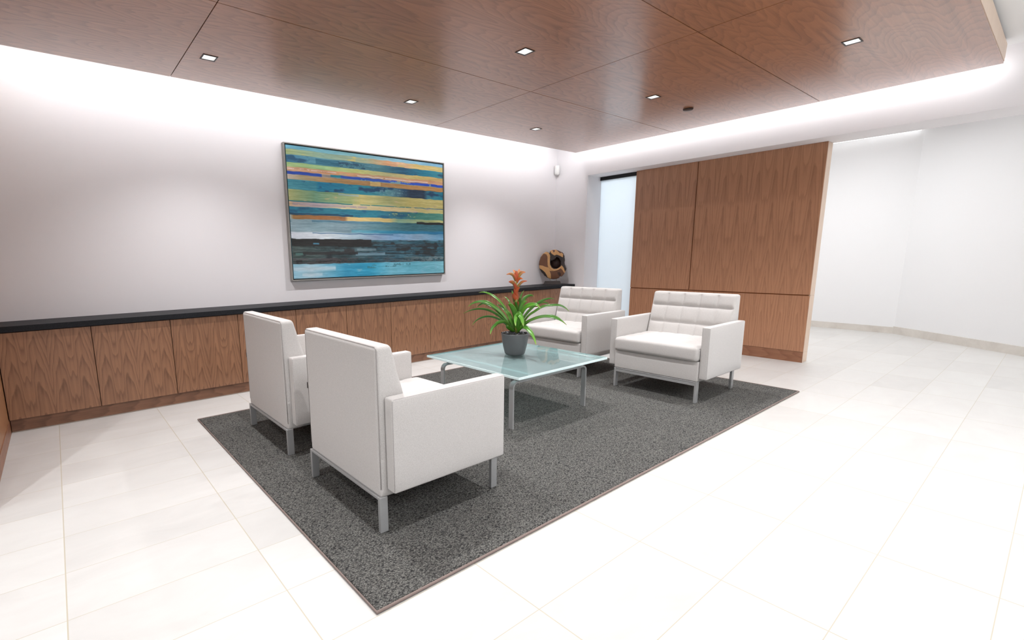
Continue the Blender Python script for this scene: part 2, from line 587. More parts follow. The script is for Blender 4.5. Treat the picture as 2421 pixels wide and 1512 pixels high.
# ------------------------------------------------------------ low cabinets
PT = 0.5087
DC = -0.358
for k in range(12):
    x1, x0 = -k * PT, -(k + 1) * PT
    if k == 0: x1 = -0.004
    if k == 11: x0 = -6.1145
    root = empty('cabinet', (x0, -0.345, 0.0))
    w = x1 - x0
    bm = nb()
    box(bm, (0.001, 0.0, 0.0895), (w - 0.001, 0.340, 0.6865))
    obj('body', bm, M['wood_gap'], root)
    bm = nb()
    box(bm, (0.002, -0.0145 if False else DC + 0.345, 0.0905), (w - 0.002, -0.0005, 0.6815), 0.0008, 1)
    obj('door', bm, M['door_wood'], root)
    if k == 11: lab = 'low walnut cabinet at the far left end, against the walnut end wall'
    elif k == 0: lab = 'low walnut cabinet at the far corner end, behind the far armchairs'
    elif k == 10: lab = 'second low walnut cabinet from the left end of the row'
    elif k == 9: lab = 'third low walnut cabinet from the left, just left of the rear near armchair'
    elif k == 8: lab = 'low walnut cabinet mostly hidden behind the rear near armchair'
    elif k == 7: lab = 'low walnut cabinet seen just right of the rear near armchair back'
    else: lab = 'low walnut cabinet, %s in the row from the far corner' % ('first second third fourth fifth sixth seventh'.split()[k])
    props(root, lab, 'cabinet', 'low walnut cabinets along the left wall')
props(obj('cabinet_plinth', box(nb(), (-6.112, -0.343, 0.0), (-0.004, -0.02, 0.0885), 0.002, 1), M['plinth_wood']),
      'dark walnut plinth running under all the low cabinets', 'plinth')
props(obj('countertop', box(nb(), (-6.116, -0.378, 0.6870), (-0.002, -0.002, 0.7268), 0.003, 2), M['counter']),
      'long black speckled stone countertop over the low cabinets', 'countertop')
SK = simple('pale_floor_sealant', (150, 140, 130), 0.7, vary=0.05)
props(obj('floor_seal_strip', box(nb(), (-6.112, -0.348, 0.0), (-0.004, -0.3435, 0.006)), SK), 'thin grey-brown seal strip where the plinth meets the floor', 'strip')

# ------------------------------------------------------------ suspended wood ceiling
XE = [-0.160, -2.511, -4.921, -7.33]
YE = [-0.430, -1.721, -3.037, -4.112]
DL = [(-1.548, -0.950), (-3.158, -0.950), (-4.780, -0.950), (-1.540, -2.233), (-3.150, -2.233), (-4.77, -2.233),
      (-1.552, -3.557), (-3.15, -3.557), (-4.77, -3.557), (-6.40, -0.950), (-6.40, -2.233), (-6.40, -3.557)]
DS = 0.0425
cloud = empty('suspended_wood_ceiling', (-3.7, -2.27, SLZ))
props(cloud, 'suspended walnut veneer ceiling of large panels over the lounge', 'ceiling panel')
g = 0.0025
for i in range(3):
    for j in range(3):
        xa, xb = XE[i + 1] + g, XE[i] - g
        ya, yb = YE[j + 1] + g, YE[j] - g
        holes = [(hx, hy) for hx, hy in DL if xa < hx < xb and ya < hy < yb]
        xs = sorted({xa, xb} | {hx + s * DS for hx, hy in holes for s in (-1, 1)})
        ys = sorted({ya, yb} | {hy + s * DS for hx, hy in holes for s in (-1, 1)})
        bm = nb()
        V = {}

        def vv_(x, y, z):
            key = (round(x, 5), round(y, 5), z)
            if key not in V: V[key] = bm.verts.new((x + 3.7, y + 2.27, z))
            return V[key]
        for a_, b_ in zip(xs, xs[1:]):
            for c_, d_ in zip(ys, ys[1:]):
                mx, my = (a_ + b_) / 2, (c_ + d_) / 2
                hole = any(abs(mx - hx) < DS and abs(my - hy) < DS for hx, hy in holes)
                q = [(a_, c_), (b_, c_), (b_, d_), (a_, d_)]
                if hole:
                    for n_ in range(4):
                        p, r_ = q[n_], q[(n_ + 1) % 4]
                        bm.faces.new([vv_(*p, 0.0), vv_(*r_, 0.0), vv_(*r_, 0.012), vv_(*p, 0.012)])
                else:
                    bm.faces.new([vv_(*p, 0.0) for p in q])
                    bm.faces.new([vv_(*p, 0.012) for p in reversed(q)])
        q = [(xa, ya), (xb, ya), (xb, yb), (xa, yb)]
        for ax_, bx_ in zip(xs, xs[1:]):
            for yy in (ya, yb): bm.faces.new([vv_(ax_, yy, 0.0), vv_(bx_, yy, 0.0), vv_(bx_, yy, 0.012), vv_(ax_, yy, 0.012)])
        for ay_, by_ in zip(ys, ys[1:]):
            for xx in (xa, xb): bm.faces.new([vv_(xx, ay_, 0.0), vv_(xx, by_, 0.0), vv_(xx, by_, 0.012), vv_(xx, ay_, 0.012)])
        obj('panel', bm, M['ceiling_wood'], cloud)
# carcass above the panels, with openings for the fixtures kept clear by stopping short of them
bm = nb()
box(bm, (XE[3] + 3.7 + 0.02, YE[3] + 2.27 + 0.02, 0.06), (XE[0] + 3.7 - 0.02, YE[0] + 2.27 - 0.02, 0.10))
for X in XE[1:3]: box(bm, (X + 3.7 - 0.03, YE[3] + 2.29, 0.0125), (X + 3.7 + 0.03, YE[0] + 2.25, 0.059))
for Y in YE[1:3]: box(bm, (XE[3] + 3.72, Y + 2.27 - 0.03, 0.0125), (XE[0] + 3.68, Y + 2.27 + 0.03, 0.059))
obj('frame', bm, M['wood_gap'], cloud)
bm = nb()
box(bm, (XE[3] + 3.7, YE[0] + 2.27 - 0.018, 0.0125), (XE[0] + 3.7, YE[0] + 2.27, 0.128))
box(bm, (XE[3] + 3.7, YE[3] + 2.27, 0.0125), (XE[0] + 3.7, YE[3] + 2.27 + 0.018, 0.128))
box(bm, (XE[0] + 3.7 - 0.018, YE[3] + 2.27 + 0.0185, 0.0125), (XE[0] + 3.7, YE[0] + 2.27 - 0.0185, 0.128))
obj('fascia', bm, M['lit_end_wood'], cloud)

# ------------------------------------------------------------ cove lighting on top of the suspended ceiling
WHITE = (0.98, 0.98, 1.0)
def led(a, b, label):
    o = obj('light_strip', box(nb(), a, b), M['led'])
    props(o, label, 'light strip')
    return o


s1 = led((XE[3], YE[0] + 0.001, SLZ + 0.085), (XE[0], YE[0] + 0.010, SLZ + 0.115), 'hidden white strip of light along the ceiling edge facing the painting wall')
s2 = led((XE[0] + 0.001, YE[3], SLZ + 0.012), (XE[0] + 0.010, YE[0], SLZ + 0.036), 'hidden white strip of light along the ceiling edge facing the wood partition')
LX = XE[0] - XE[3]
LY = YE[0] - YE[3]
area('cove_lamp', ((XE[0] + XE[3]) / 2, YE[0] + 0.014, SLZ + 0.10), (LX, 0.025), LIGHT_COVE * LX, (math.radians(52), 0, 0), WHITE)
area('cove_lamp', (XE[0] + 0.014, (YE[0] + YE[3]) / 2, SLZ + 0.024), (0.025, LY), LIGHT_COVE * 0.40 * LY, (0, math.radians(-58), 0), WHITE)

# ------------------------------------------------------------ downlights
root = empty('downlight', (DL[0][0], DL[0][1], SLZ))
bm = nb()
o_, i_ = 0.046, 0.0385
for a, b in (((-o_, -o_), (o_, -i_)), ((-o_, i_), (o_, o_)), ((-o_, -i_), (-i_, i_)), ((i_, -i_), (o_, i_))):
    box(bm, (a[0], a[1], -0.003), (b[0], b[1], -0.0003))
obj('trim_ring', bm, M['black'], root)
bm = nb()
r0, r1, zt = 0.0385, 0.026, 0.034
lo = [bm.verts.new((x, y, 0.0)) for x, y in ((-r0, -r0), (r0, -r0), (r0, r0), (-r0, r0))]
hi = [bm.verts.new((x, y, zt)) for x, y in ((-r1, -r1), (r1, -r1), (r1, r1), (-r1, r1))]
for k in range(4): bm.faces.new([lo[k], lo[(k + 1) % 4], hi[(k + 1) % 4], hi[k]])
obj('reflector', bm, M['reflector'], root)
obj('lens', box(nb(), (-r1, -r1, zt), (r1, r1, zt + 0.004)), M['lens'], root)
DLN = ['square black-rimmed downlight nearest the far corner of the wood ceiling',
       'square black-rimmed downlight above the painting',
       'square black-rimmed downlight at the upper left, left of the painting',
       'square black-rimmed downlight beside the round dark ceiling disc',
       'square black-rimmed downlight at the top middle of the wood ceiling',
       'square downlight over the near armchairs, middle row',
       'square black-rimmed downlight at the upper right of the wood ceiling',
       'square downlight in the nearest row, above the rug edge',
       'square downlight in the nearest row, above the near armchairs',
       'square downlight in the end row, above the leftmost cabinet',
       'square downlight in the end row, middle one, behind the near armchairs',
       'square downlight in the end row, close to the camera side']
DLV = [1, 1, 1, 1, 1, 0, 1, 0, 0]
G_DL = 'square downlights in the wood ceiling'
props(root, DLN[0], 'downlight', G_DL)
for i, (x, y) in enumerate(DL):
    if i: dup(root, (x, y, SLZ), 0, DLN[i])
    d = bpy.data.lights.new('downlight_beam', 'SPOT')
    d.energy = LIGHT_DOWN * (0.72 if (x < -4 and y < -3) or x < -6 else 1.0)
    d.spot_size = math.radians(118)
    d.spot_blend = 0.9
    d.shadow_soft_size = 0.016
    d.color = (0.985, 0.985, 1.0)
    L = bpy.data.objects.new('downlight_beam', d)
    COL.objects.link(L)
    L.location = (x, y, SLZ + 0.008)

# round disc beside one downlight
bm = nb(); lathe(bm, [(0, -0.012), (0.034, -0.012), (0.042, -0.009), (0.044, -0.0005), (0, -0.0005)], 40)
props(obj('ceiling_disc', bm, M['dark_disc'], smooth=True, loc=(-0.93, -2.238, SLZ)), 'small round dark brown cover disc on the wood ceiling', 'sprinkler cover')

# ------------------------------------------------------------ hall slot light and added unseen lamps
bm = nb()
for ya, yb in ((-2.2, -2.62), (-2.64, -3.0), (-3.02, -3.2)):
    xa = 3.40 - (0.35 - ya) * 0.0439
    box(bm, (3.19, yb, CZH - 0.030), (3.24, ya, CZH - 0.004))
props(obj('hall_slot_light', bm, M['led_hall']), 'thin white slot light along the top of the hallway end wall', 'light strip')
def unseen_lamp(x, y, z, sx, sy, power, lab):  # unseen ceiling fixture added to supply light to hall and lounge
    e = empty('unseen_ceiling_light', (x, y, z))
    obj('frame', box(nb(), (-sx / 2 - 0.02, -sy / 2 - 0.02, -0.012), (sx / 2 + 0.02, sy / 2 + 0.02, -0.0005)), M['white_plastic'], e)
    obj('diffuser', box(nb(), (-sx / 2, -sy / 2, -0.016), (sx / 2, sy / 2, -0.0125)), M['led'], e)
    props(e, lab, 'added ceiling light')
    area('unseen_lamp', (x, y, z - 0.02), (sx, sy), power, (0, 0, 0), (0.97, 0.985, 1.0))


unseen_lamp(1.6, -2.6, CZH, 1.2, 0.6, LIGHT_ADDED, 'unseen rectangular hallway ceiling light behind the wood partition')
unseen_lamp(1.5, -5.2, CZH, 1.2, 0.6, LIGHT_ADDED * 0.9, 'unseen rectangular hallway ceiling light nearest the angled wall')
unseen_lamp(1.6, -0.7, CZH, 1.2, 0.6, LIGHT_ADDED * 0.75, 'rectangular hallway ceiling light added behind the frosted glass')
unseen_lamp(-1.6, -5.6, UPC, 1.2, 0.6, LIGHT_ADDED * 0.6, 'added rectangular ceiling light right of the wood ceiling, far one')
unseen_lamp(-4.4, -5.8, UPC, 1.2, 0.6, LIGHT_ADDED * 0.9, 'added rectangular ceiling light right of the wood ceiling, near one')

unseen_lamp(-8.3, -3.0, UPC, 1.2, 0.6, LIGHT_ADDED * 1.2, 'added rectangular ceiling light behind the near armchairs')
unseen_lamp(-7.2, -6.4, UPC, 1.2, 0.6, LIGHT_ADDED * 1.0, 'added rectangular ceiling light nearest the camera corner')

uplight = empty('added_uplight', (-2.6, -6.9, 2.0))  # out-of-view uplight added to brighten the ceiling and the fascia
props(uplight, 'long white linear uplight added out of view to brighten the white ceiling, right of the lounge', 'added lamp')
obj('housing', box(nb(), (-1.6, -0.05, -0.03), (1.6, 0.05, 0.03), 0.004, 2), M['white_plastic'], uplight)
for sx in (-1.4, 1.4): obj('cable', tube(nb(), [(sx, 0, 0.031), (sx, 0, UPC - 2.0005)], 0.0015, 6), M['steel'], uplight)
area('added_uplight_lamp', (-2.6, -6.9, 2.036), (3.1, 0.07), 150, (math.pi, 0, 0), (0.98, 0.99, 1.0))

# ------------------------------------------------------------ opening: glass, rail, wood partition
PX, PXT, PYL, PYR, PYV, PZG, PZB = 0.235, 0.378, -1.0746, -3.028, -1.832, 0.6926, 0.111
props(obj('door_track', box(nb(), (0.285, -1.60 if False else PYL + 0.002, 2.118), (0.345, OY - 0.002, OZ - 0.001)), M['black']), 'black track above the frosted glass sidelight', 'door track')
gl = obj('window_1', box(nb(), (0.308, PYL + 0.002, 0.0), (0.320, OY - 0.002, 2.1175)), M['door_glass'])
props(gl, 'tall frosted glass pane glowing pale blue beside the wood partition', 'window', kind='structure')

part = empty('wood_partition', (PX, (PYL + PYR) / 2, 0))
yc = (PYL + PYR) / 2
pl, pr, pv = PYL - yc, PYR - yc, PYV - yc
D = PXT - PX
obj('core', box(nb(), (0.012, pr + 0.012, 0.0), (D, pl, OZ - 0.001)), M['groove_wood'], part)
for (ya, yb, za, zb) in ((pv + 0.005, pl, PZG + 0.006, OZ - 0.001), (pr, pv - 0.005, PZG + 0.006, OZ - 0.001),
                         (pr, pl, PZB + 0.001, PZG - 0.006)):
    obj('panel', box(nb(), (0.0, ya, za), (0.0118, yb, zb), 0.0008, 1), M['panel_wood'], part)
obj('base', box(nb(), (0.001, pr, 0.0), (0.0118, pl, PZB - 0.001)), M['panel_base_wood'], part)
bm = nb()
box(bm, (0.0122, pr - 0.001, 0.0), (D, pr + 0.0118, PZB - 0.001))
box(bm, (0.0122, pr - 0.001, PZB), (D, pr + 0.0118, PZG - 0.002))
box(bm, (0.0122, pr - 0.001, PZG), (D, pr + 0.0118, OZ - 0.001))
obj('end_panel', bm, M['lit_end_wood'], part)
props(part, 'floor to ceiling walnut veneer partition with thin grooves', 'partition')

# ------------------------------------------------------------ motion sensor in the corner
bm = nb()
prof = [(-0.06, 0.030), (-0.055, 0.0335), (0.05, 0.034), (0.062, 0.031)]
N = 20
rings = []
for z, r in [(-0.066, 0.012), (-0.060, 0.026), (-0.045, 0.033), (0.0, 0.035), (0.055, 0.035), (0.062, 0.032)]:
    rings.append([bm.verts.new((r * math.cos(a), r * math.sin(a), z)) for a in [2 * math.pi * k / N for k in range(N)]])
for A_, B_ in zip(rings, rings[1:]):
    for k in range(N): bm.faces.new([A_[k], A_[(k + 1) % N], B_[(k + 1) % N], B_[k]])
bm.faces.new(rings[0]); bm.faces.new(rings[-1])
ms = obj('motion_sensor', bm, M['white_plastic'], smooth=True, loc=(-0.037, -0.037, 2.29))
props(ms, 'small rounded white motion sensor high in the room corner', 'sensor')
obj('sensor_window', box(nb(), (-0.036, -0.012, -0.03), (-0.0345, 0.012, 0.02), 0.0006, 1), M['reflector'], ms)

# ------------------------------------------------------------ painting
def value_noise(h, w, sy, sx, seed):
    r = np.random.RandomState(seed)
    g_ = r.rand(int(sy) + 3, int(sx) + 3)
    y = np.linspace(0, sy, h); x = np.linspace(0, sx, w)
    yi, xi = y.astype(int), x.astype(int)
    fy, fx = (y - yi)[:, None], (x - xi)[None, :]
    fy, fx = fy * fy * (3 - 2 * fy), fx * fx * (3 - 2 * fx)
    a = g_[yi][:, xi]; b = g_[yi][:, xi + 1]; c = g_[yi + 1][:, xi]; d = g_[yi + 1][:, xi + 1]
    return a * (1 - fy) * (1 - fx) + b * (1 - fy) * fx + c * fy * (1 - fx) + d * fy * fx


def make_art(h, w):
    im = np.zeros((h, w, 3)) + np.array([120, 160, 170])
    T = (np.arange(h) + .5)[:, None] / h + np.zeros((h, w))
    S = (np.arange(w) + .5)[None, :] / w + np.zeros((h, w))
    fine = value_noise(h, w, 90, 10, 1) * .4 + value_noise(h, w, 190, 22, 2) * .3 + value_noise(h, w, 380, 60, 12) * .3
    fine = (fine - .5) * 1.5 + .5
    cloud_ = value_noise(h, w, 22, 13, 3) * .55 + value_noise(h, w, 50, 34, 4) * .45
    blot = value_noise(h, w, 34, 30, 5) * .4 + value_noise(h, w, 90, 80, 6) * .35 + value_noise(h, w, 220, 190, 16) * .25
    wob = (value_noise(h, w, 6, 30, 7) - .5) * .006

    def band(t0, t1, stops, s0=0, s1=1, var=19, cl=0.0, cc=(30, 90, 120), soft=0.0015, op=1.0, fr=0.0):
        tt = T + wob
        m = np.clip((tt - t0) / soft, 0, 1) * np.clip((t1 - tt) / soft, 0, 1)
        m = m * np.clip((S - s0) / .004 + 1, 0, 1) * np.clip((s1 - S) / .004 + 1, 0, 1)
        if fr: m = m * (blot + fine * .5 > fr)
        xs_ = [q[0] for q in stops]
        c = np.stack([np.interp(S, xs_, [q[1][k] for q in stops]) for k in range(3)], -1)
        c = c + ((fine - .5) * var * 2)[..., None]
        if cl:
            k_ = np.clip((cloud_ * .8 + blot * .2 + (fine - .5) * .15 - (1 - cl)) * 7, 0, 1)[..., None]
            c = c * (1 - k_) + np.array(cc) * k_
        m = (m * op)[..., None]
        im[:] = im * (1 - m) + c * m
    band(-.01, .028, [(0, (96, 160, 182)), (.35, (110, 162, 170)), (.6, (130, 175, 190)), (1, (118, 170, 200))])
    band(.028, .074, [(0, (150, 165, 115)), (.2, (128, 158, 140)), (.45, (150, 160, 130)), (.6, (206, 155, 115)), (.7, (200, 160, 130)), (.8, (205, 178, 110)), (1, (205, 185, 120))], cl=.38, cc=(196, 180, 110))
    band(.068, .128, [(0, (60, 120, 150)), (.2, (90, 145, 160)), (.4, (70, 120, 135)), (.55, (70, 120, 130)), (.7, (25, 85, 115)), (.85, (15, 110, 135)), (1, (60, 140, 155))], cl=.42, cc=(30, 80, 110))
    band(.075, .118, [(0, (35, 95, 120)), (1, (35, 95, 120))], .16, .29, op=.75)
    band(.080, .120, [(0, (30, 60, 80)), (1, (20, 70, 100))], .29, .45, op=.8, fr=.82)
    band(.124, .160, [(0, (160, 190, 130)), (.2, (150, 185, 130)), (.4, (190, 195, 120)), (.6, (170, 165, 120)), (.8, (205, 185, 115)), (1, (205, 170, 110))], cl=.3, cc=(140, 165, 120))
    band(.156, .190, [(0, (195, 155, 125)), (.3, (205, 150, 110)), (.5, (185, 150, 115)), (.8, (205, 150, 110)), (1, (205, 160, 120))], cl=.3, cc=(190, 170, 130))
    band(.166, .173, [(0, (225, 210, 215)), (1, (225, 210, 215))], .0, .27, op=.8, fr=.55)
    band(.172, .181, [(0, (225, 220, 215)), (1, (225, 215, 215))], .40, .88, op=.8, fr=.5)
    band(.188, .212, [(0, (35, 72, 170)), (.5, (40, 85, 165)), (1, (35, 80, 185))], .0, .20)
    band(.188, .212, [(0, (150, 145, 140)), (1, (150, 145, 140))], .19, .27)
    band(.186, .206, [(0, (20, 130, 150)), (1, (20, 130, 150))], .24, .30)
    band(.186, .208, [(0, (60, 100, 170)), (.4, (40, 80, 175)), (.6, (45, 80, 170))], .30, .60, fr=.45)
    band(.186, .208, [(0, (40, 80, 185)), (1, (30, 70, 190))], .60, .77, fr=.85)
    band(.186, .209, [(0, (35, 85, 175)), (1, (30, 75, 190))], .77, 1.0, fr=.5)
    band(.211, .250, [(0, (205, 190, 175)), (.08, (160, 145, 110)), (.2, (175, 140, 95)), (.48, (165, 125, 80)), (1, (190, 140, 80))], cl=.25, cc=(205, 160, 100))
    band(.212, .245, [(0, (205, 175, 115)), (1, (205, 175, 115))], .48, .545)
    band(.248, .326, [(0, (70, 145, 160)), (.15, (60, 140, 160)), (.17, (15, 120, 155)), (.3, (25, 120, 150)), (.42, (30, 130, 150)), (.6, (90, 145, 155)), (.68, (70, 110, 130)), (.75, (25, 50, 75)), (.85, (25, 50, 75)), (.88, (60, 130, 150)), (1, (30, 140, 165))], cl=.42, cc=(25, 70, 105))
    band(.26, .315, [(0, (120, 165, 175)), (1, (120, 165, 175))], .54, .72, fr=.82, op=.7)
    band(.322, .408, [(0, (175, 180, 120)), (.15, (110, 155, 125)), (.35, (160, 175, 120)), (.42, (200, 190, 125)), (.6, (160, 165, 115)), (.75, (200, 190, 120)), (1, (205, 195, 125))], cl=.35, cc=(190, 175, 130))
    band(.326, .345, [(0, (150, 175, 190)), (1, (170, 195, 205))], .28, .40, soft=.01)
    band(.405, .452, [(0, (205, 175, 140)), (.15, (170, 160, 165)), (.3, (200, 190, 150)), (.6, (210, 190, 145)), (1, (205, 200, 130))], cl=.3, cc=(200, 180, 165))
    band(.418, .436, [(0, (165, 150, 160)), (1, (170, 150, 150))], .02, .45, fr=.6, op=.8)
    band(.404, .413, [(0, (20, 110, 125)), (1, (20, 115, 125))], .0, .36)
    band(.403, .411, [(0, (20, 125, 130)), (.66, (30, 130, 130)), (1, (70, 110, 150))], .41, 1.0, fr=.5)
    band(.447, .512, [(0, (30, 120, 150)), (.2, (30, 115, 135)), (.5, (40, 125, 145)), (.65, (35, 95, 115)), (.8, (60, 130, 120)), (1, (85, 150, 135))], cl=.35, cc=(20, 85, 120))
    band(.46, .49, [(0, (190, 185, 110)), (1, (180, 190, 110))], .28, .98, fr=1.02, op=.7)
    band(.494, .508, [(0, (20, 60, 90)), (1, (20, 70, 95))], .0, .36, op=.85)
    band(.508, .546, [(0, (170, 190, 190)), (.02, (150, 110, 60)), (.16, (160, 105, 55)), (.31, (150, 105, 65)), (.33, (215, 185, 120)), (.6, (200, 180, 120)), (.66, (120, 155, 130)), (1, (190, 190, 125))], cl=.2, cc=(190, 150, 90))
    band(.540, .640, [(0, (145, 170, 180)), (.15, (130, 160, 170)), (.3, (125, 150, 160)), (.5, (95, 135, 145)), (.7, (50, 100, 110)), (1, (45, 105, 120))], cl=.25, cc=(100, 135, 150))
    band(.542, .565, [(0, (60, 110, 135)), (1, (60, 115, 140))], .12, .60, soft=.012, op=.8)
    band(.530, .552, [(0, (22, 28, 30)), (1, (22, 26, 28))], .795, 1.0)
    band(.606, .645, [(0, (130, 165, 175)), (.4, (90, 155, 175)), (.6, (25, 120, 155)), (1, (20, 105, 150))], .35, 1.0, soft=.014)
    band(.632, .702, [(0, (205, 212, 222)), (.2, (210, 220, 226)), (.4, (150, 175, 190)), (.5, (130, 150, 175)), (.65, (110, 150, 185)), (.8, (135, 165, 190)), (1, (95, 150, 185))], cl=.25, cc=(180, 195, 205), soft=.012)
    band(.642, .650, [(0, (20, 80, 125)), (1, (20, 80, 130))], .12, .62, soft=.003)
    band(.694, .888, [(0, (60, 75, 72)), (.3, (55, 78, 82)), (.6, (50, 90, 105)), (1, (45, 95, 110))], cl=.45, cc=(28, 40, 45), var=34)
    band(.690, .748, [(0, (24, 26, 24)), (.3, (28, 28, 28)), (1, (30, 32, 34))], .0, .47, var=10)
    band(.722, .736, [(0, (70, 130, 155)), (1, (60, 120, 145))], .12, .15)
    rs = np.random.RandomState(11)
    for q in range(90):
        t0 = .70 + rs.rand() * .18; s0 = rs.rand() * .95; ln = .05 + rs.rand() * .3
        cdark = [(26, 26, 28), (40, 32, 34), (30, 52, 62), (22, 24, 24)][rs.randint(4)]
        band(t0, t0 + .002 + rs.rand() * .007, [(0, cdark), (1, cdark)], s0, min(1, s0 + ln), op=.75, fr=.25 + rs.rand() * .4)
    for (s0, s1_, ta, tb, c) in ((.37, .56, .80, .825, (118, 150, 165)), (.02, .06, .80, .82, (80, 120, 115)), (.38, .5, .765, .785, (110, 130, 138)), (.3, .36, .77, .80, (40, 38, 40)), (.06, .38, .79, .815, (38, 36, 38)), (.7, .98, .84, .86, (70, 100, 105)), (.02, .05, .855, .885, (26, 24, 26)), (.14, .27, .862, .884, (40, 32, 34))):
        band(ta, tb, [(0, c), (1, c)], s0, s1_, op=.8, var=16, fr=.3)
    band(.842, .886, [(0, (58, 56, 58)), (.25, (70, 64, 66)), (.6, (60, 76, 84)), (1, (110, 130, 134))], fr=.72, op=.85, var=26)
    band(.886, 1.01, [(0, (140, 190, 210)), (.1, (160, 195, 210)), (.2, (110, 175, 200)), (.3, (50, 145, 180)), (.45, (40, 150, 185)), (.6, (110, 180, 200)), (.75, (90, 165, 185)), (1, (120, 185, 200))], cl=.3, cc=(120, 175, 195), soft=.004)
    band(.90, .95, [(0, (185, 205, 215)), (.3, (195, 212, 220)), (1, (190, 210, 220))], .0, .24, soft=.02, op=.8)
    band(.955, .99, [(0, (210, 220, 225)), (1, (210, 220, 225))], .05, .16, soft=.02, op=.7)
    band(.905, .935, [(0, (50, 105, 110)), (1, (50, 110, 120))], .44, .50, op=.7, fr=.7)
    band(.895, .93, [(0, (50, 105, 115)), (1, (50, 105, 120))], .56, .74, op=.7, fr=.78)
    return np.clip(im, 0, 255)


AX0, AX1, AZ0, AZ1 = -3.9607, -2.0753, 0.9257, 2.1869
art = empty('painting', ((AX0 + AX1) / 2, 0, AZ0))
props(art, 'large abstract painting of blue and yellow horizontal stripes in a thin grey frame', 'painting')
w_, h_ = AX1 - AX0, AZ1 - AZ0
bm = nb()
ft = 0.010
box(bm, (-w_ / 2, -0.055, 0), (-w_ / 2 + ft, -0.003, h_), 0.001, 1)
box(bm, (w_ / 2 - ft, -0.055, 0), (w_ / 2, -0.003, h_), 0.001, 1)
box(bm, (-w_ / 2 + ft, -0.055, 0), (w_ / 2 - ft, -0.003, ft), 0.001, 1)
box(bm, (-w_ / 2 + ft, -0.055, h_ - ft), (w_ / 2 - ft, -0.003, h_), 0.001, 1)
obj('frame', bm, M['frame_metal'], art)
obj('shadow_gap', box(nb(), (-w_ / 2 + ft, -0.030, ft), (w_ / 2 - ft, -0.004, h_ - ft)), M['black'], art)
NW, NH = 580, 400
cw0, cw1, ch0, ch1 = -w_ / 2 + 0.020, w_ / 2 - 0.020, 0.020, h_ - 0.020
xs = np.linspace(cw0, cw1, NW); zs = np.linspace(ch1, ch0, NH)
verts = [(float(x), -0.048, float(z)) for z in zs for x in xs]
faces = [(r * NW + c, (r + 1) * NW + c, (r + 1) * NW + c + 1, r * NW + c + 1) for r in range(NH - 1) for c in range(NW - 1)]
b0 = len(verts)
verts += [(cw0, -0.0305, ch1), (cw1, -0.0305, ch1), (cw1, -0.0305, ch0), (cw0, -0.0305, ch0)]
crn = [0, NW - 1, NH * NW - 1, (NH - 1) * NW]
for k in range(4): faces.append((crn[k], crn[(k + 1) % 4], b0 + (k + 1) % 4, b0 + k))
faces.append((b0 + 3, b0 + 2, b0 + 1, b0))
me = bpy.data.meshes.new('canvas')
me.from_pydata(verts, [], faces)
im = make_art(NH, NW).reshape(-1, 3) / 255
linc = np.where(im <= .04045, im / 12.92, ((im + .055) / 1.055) ** 2.4)
ca = me.color_attributes.new('Col', 'FLOAT_COLOR', 'POINT')
buf = np.ones((len(verts), 4), dtype=np.float32); buf[:, :3] = 0.05; buf[:b0, :3] = np.minimum(linc * 1.15, 1)
ca.data.foreach_set('color', buf.ravel())
me.materials.append(M['canvas'])
o = bpy.data.objects.new('canvas', me); COL.objects.link(o); o.parent = art

# ------------------------------------------------------------ rug
RX0, RX1, RY0, RY1 = -5.068, -1.052, -0.885, -3.378
rug = empty('rug', ((RX0 + RX1) / 2, (RY0 + RY1) / 2, 0))
props(rug, 'rectangular charcoal grey looped rug under the armchairs and table', 'rug')
rw, rh = (RX1 - RX0) / 2, (RY0 - RY1) / 2
bm = nb()
NX, NY = 402, 250
def rug_z(x, y):
    e = min(rw - abs(x), rh - abs(y))
    return 0.0085 + 0.0035 * min(1, max(0, (e - 0.008) / 0.02)) + (0.0011 * (random.random() - .5))
gx_ = [-rw + 0.012 + (2 * rw - 0.024) * i / NX for i in range(NX + 1)]
gy_ = [-rh + 0.012 + (2 * rh - 0.024) * j / NY for j in range(NY + 1)]
grid = [[bm.verts.new((x + (random.random() - .5) * .003, y + (random.random() - .5) * .003, rug_z(x, y))) for y in gy_] for x in gx_]
for i in range(NX):
    for j in range(NY): bm.faces.new([grid[i][j], grid[i + 1][j], grid[i + 1][j + 1], grid[i][j + 1]])
ring = [grid[i][0] for i in range(NX)] + [grid[NX][j] for j in range(NY)] + [grid[i][NY] for i in range(NX, 0, -1)] + [grid[0][j] for j in range(NY, 0, -1)]
low = [bm.verts.new((v_.co.x, v_.co.y, 0.0006)) for v_ in ring]
for k in range(len(ring)):
    k2 = (k + 1) % len(ring)
    bm.faces.new([ring[k], ring[k2], low[k2], low[k]])
obj('pile', bm, M['rug'], rug, smooth=True)
bm = nb()
q = 0.006
tube(bm, [(-rw + q, -rh + q, q + 0.0005), (rw - q, -rh + q, q + 0.0005), (rw - q, rh - q, q + 0.0005), (-rw + q, rh - q, q + 0.0005)], q, 10, True)
obj('binding', bm, M['binding'], rug, smooth=True)

RZ = 0.0132   # top of the rug under the legs

# ------------------------------------------------------------ armchair (faces +x, origin on the floor under its middle)
BW = 0.345    # half width of the body
def wav(u, n):
    """pillow profile: 0 at n+1 seams, 1 between"""
    f = (u * n) % 1.0
    return 1 - abs(2 * f - 1) ** 5


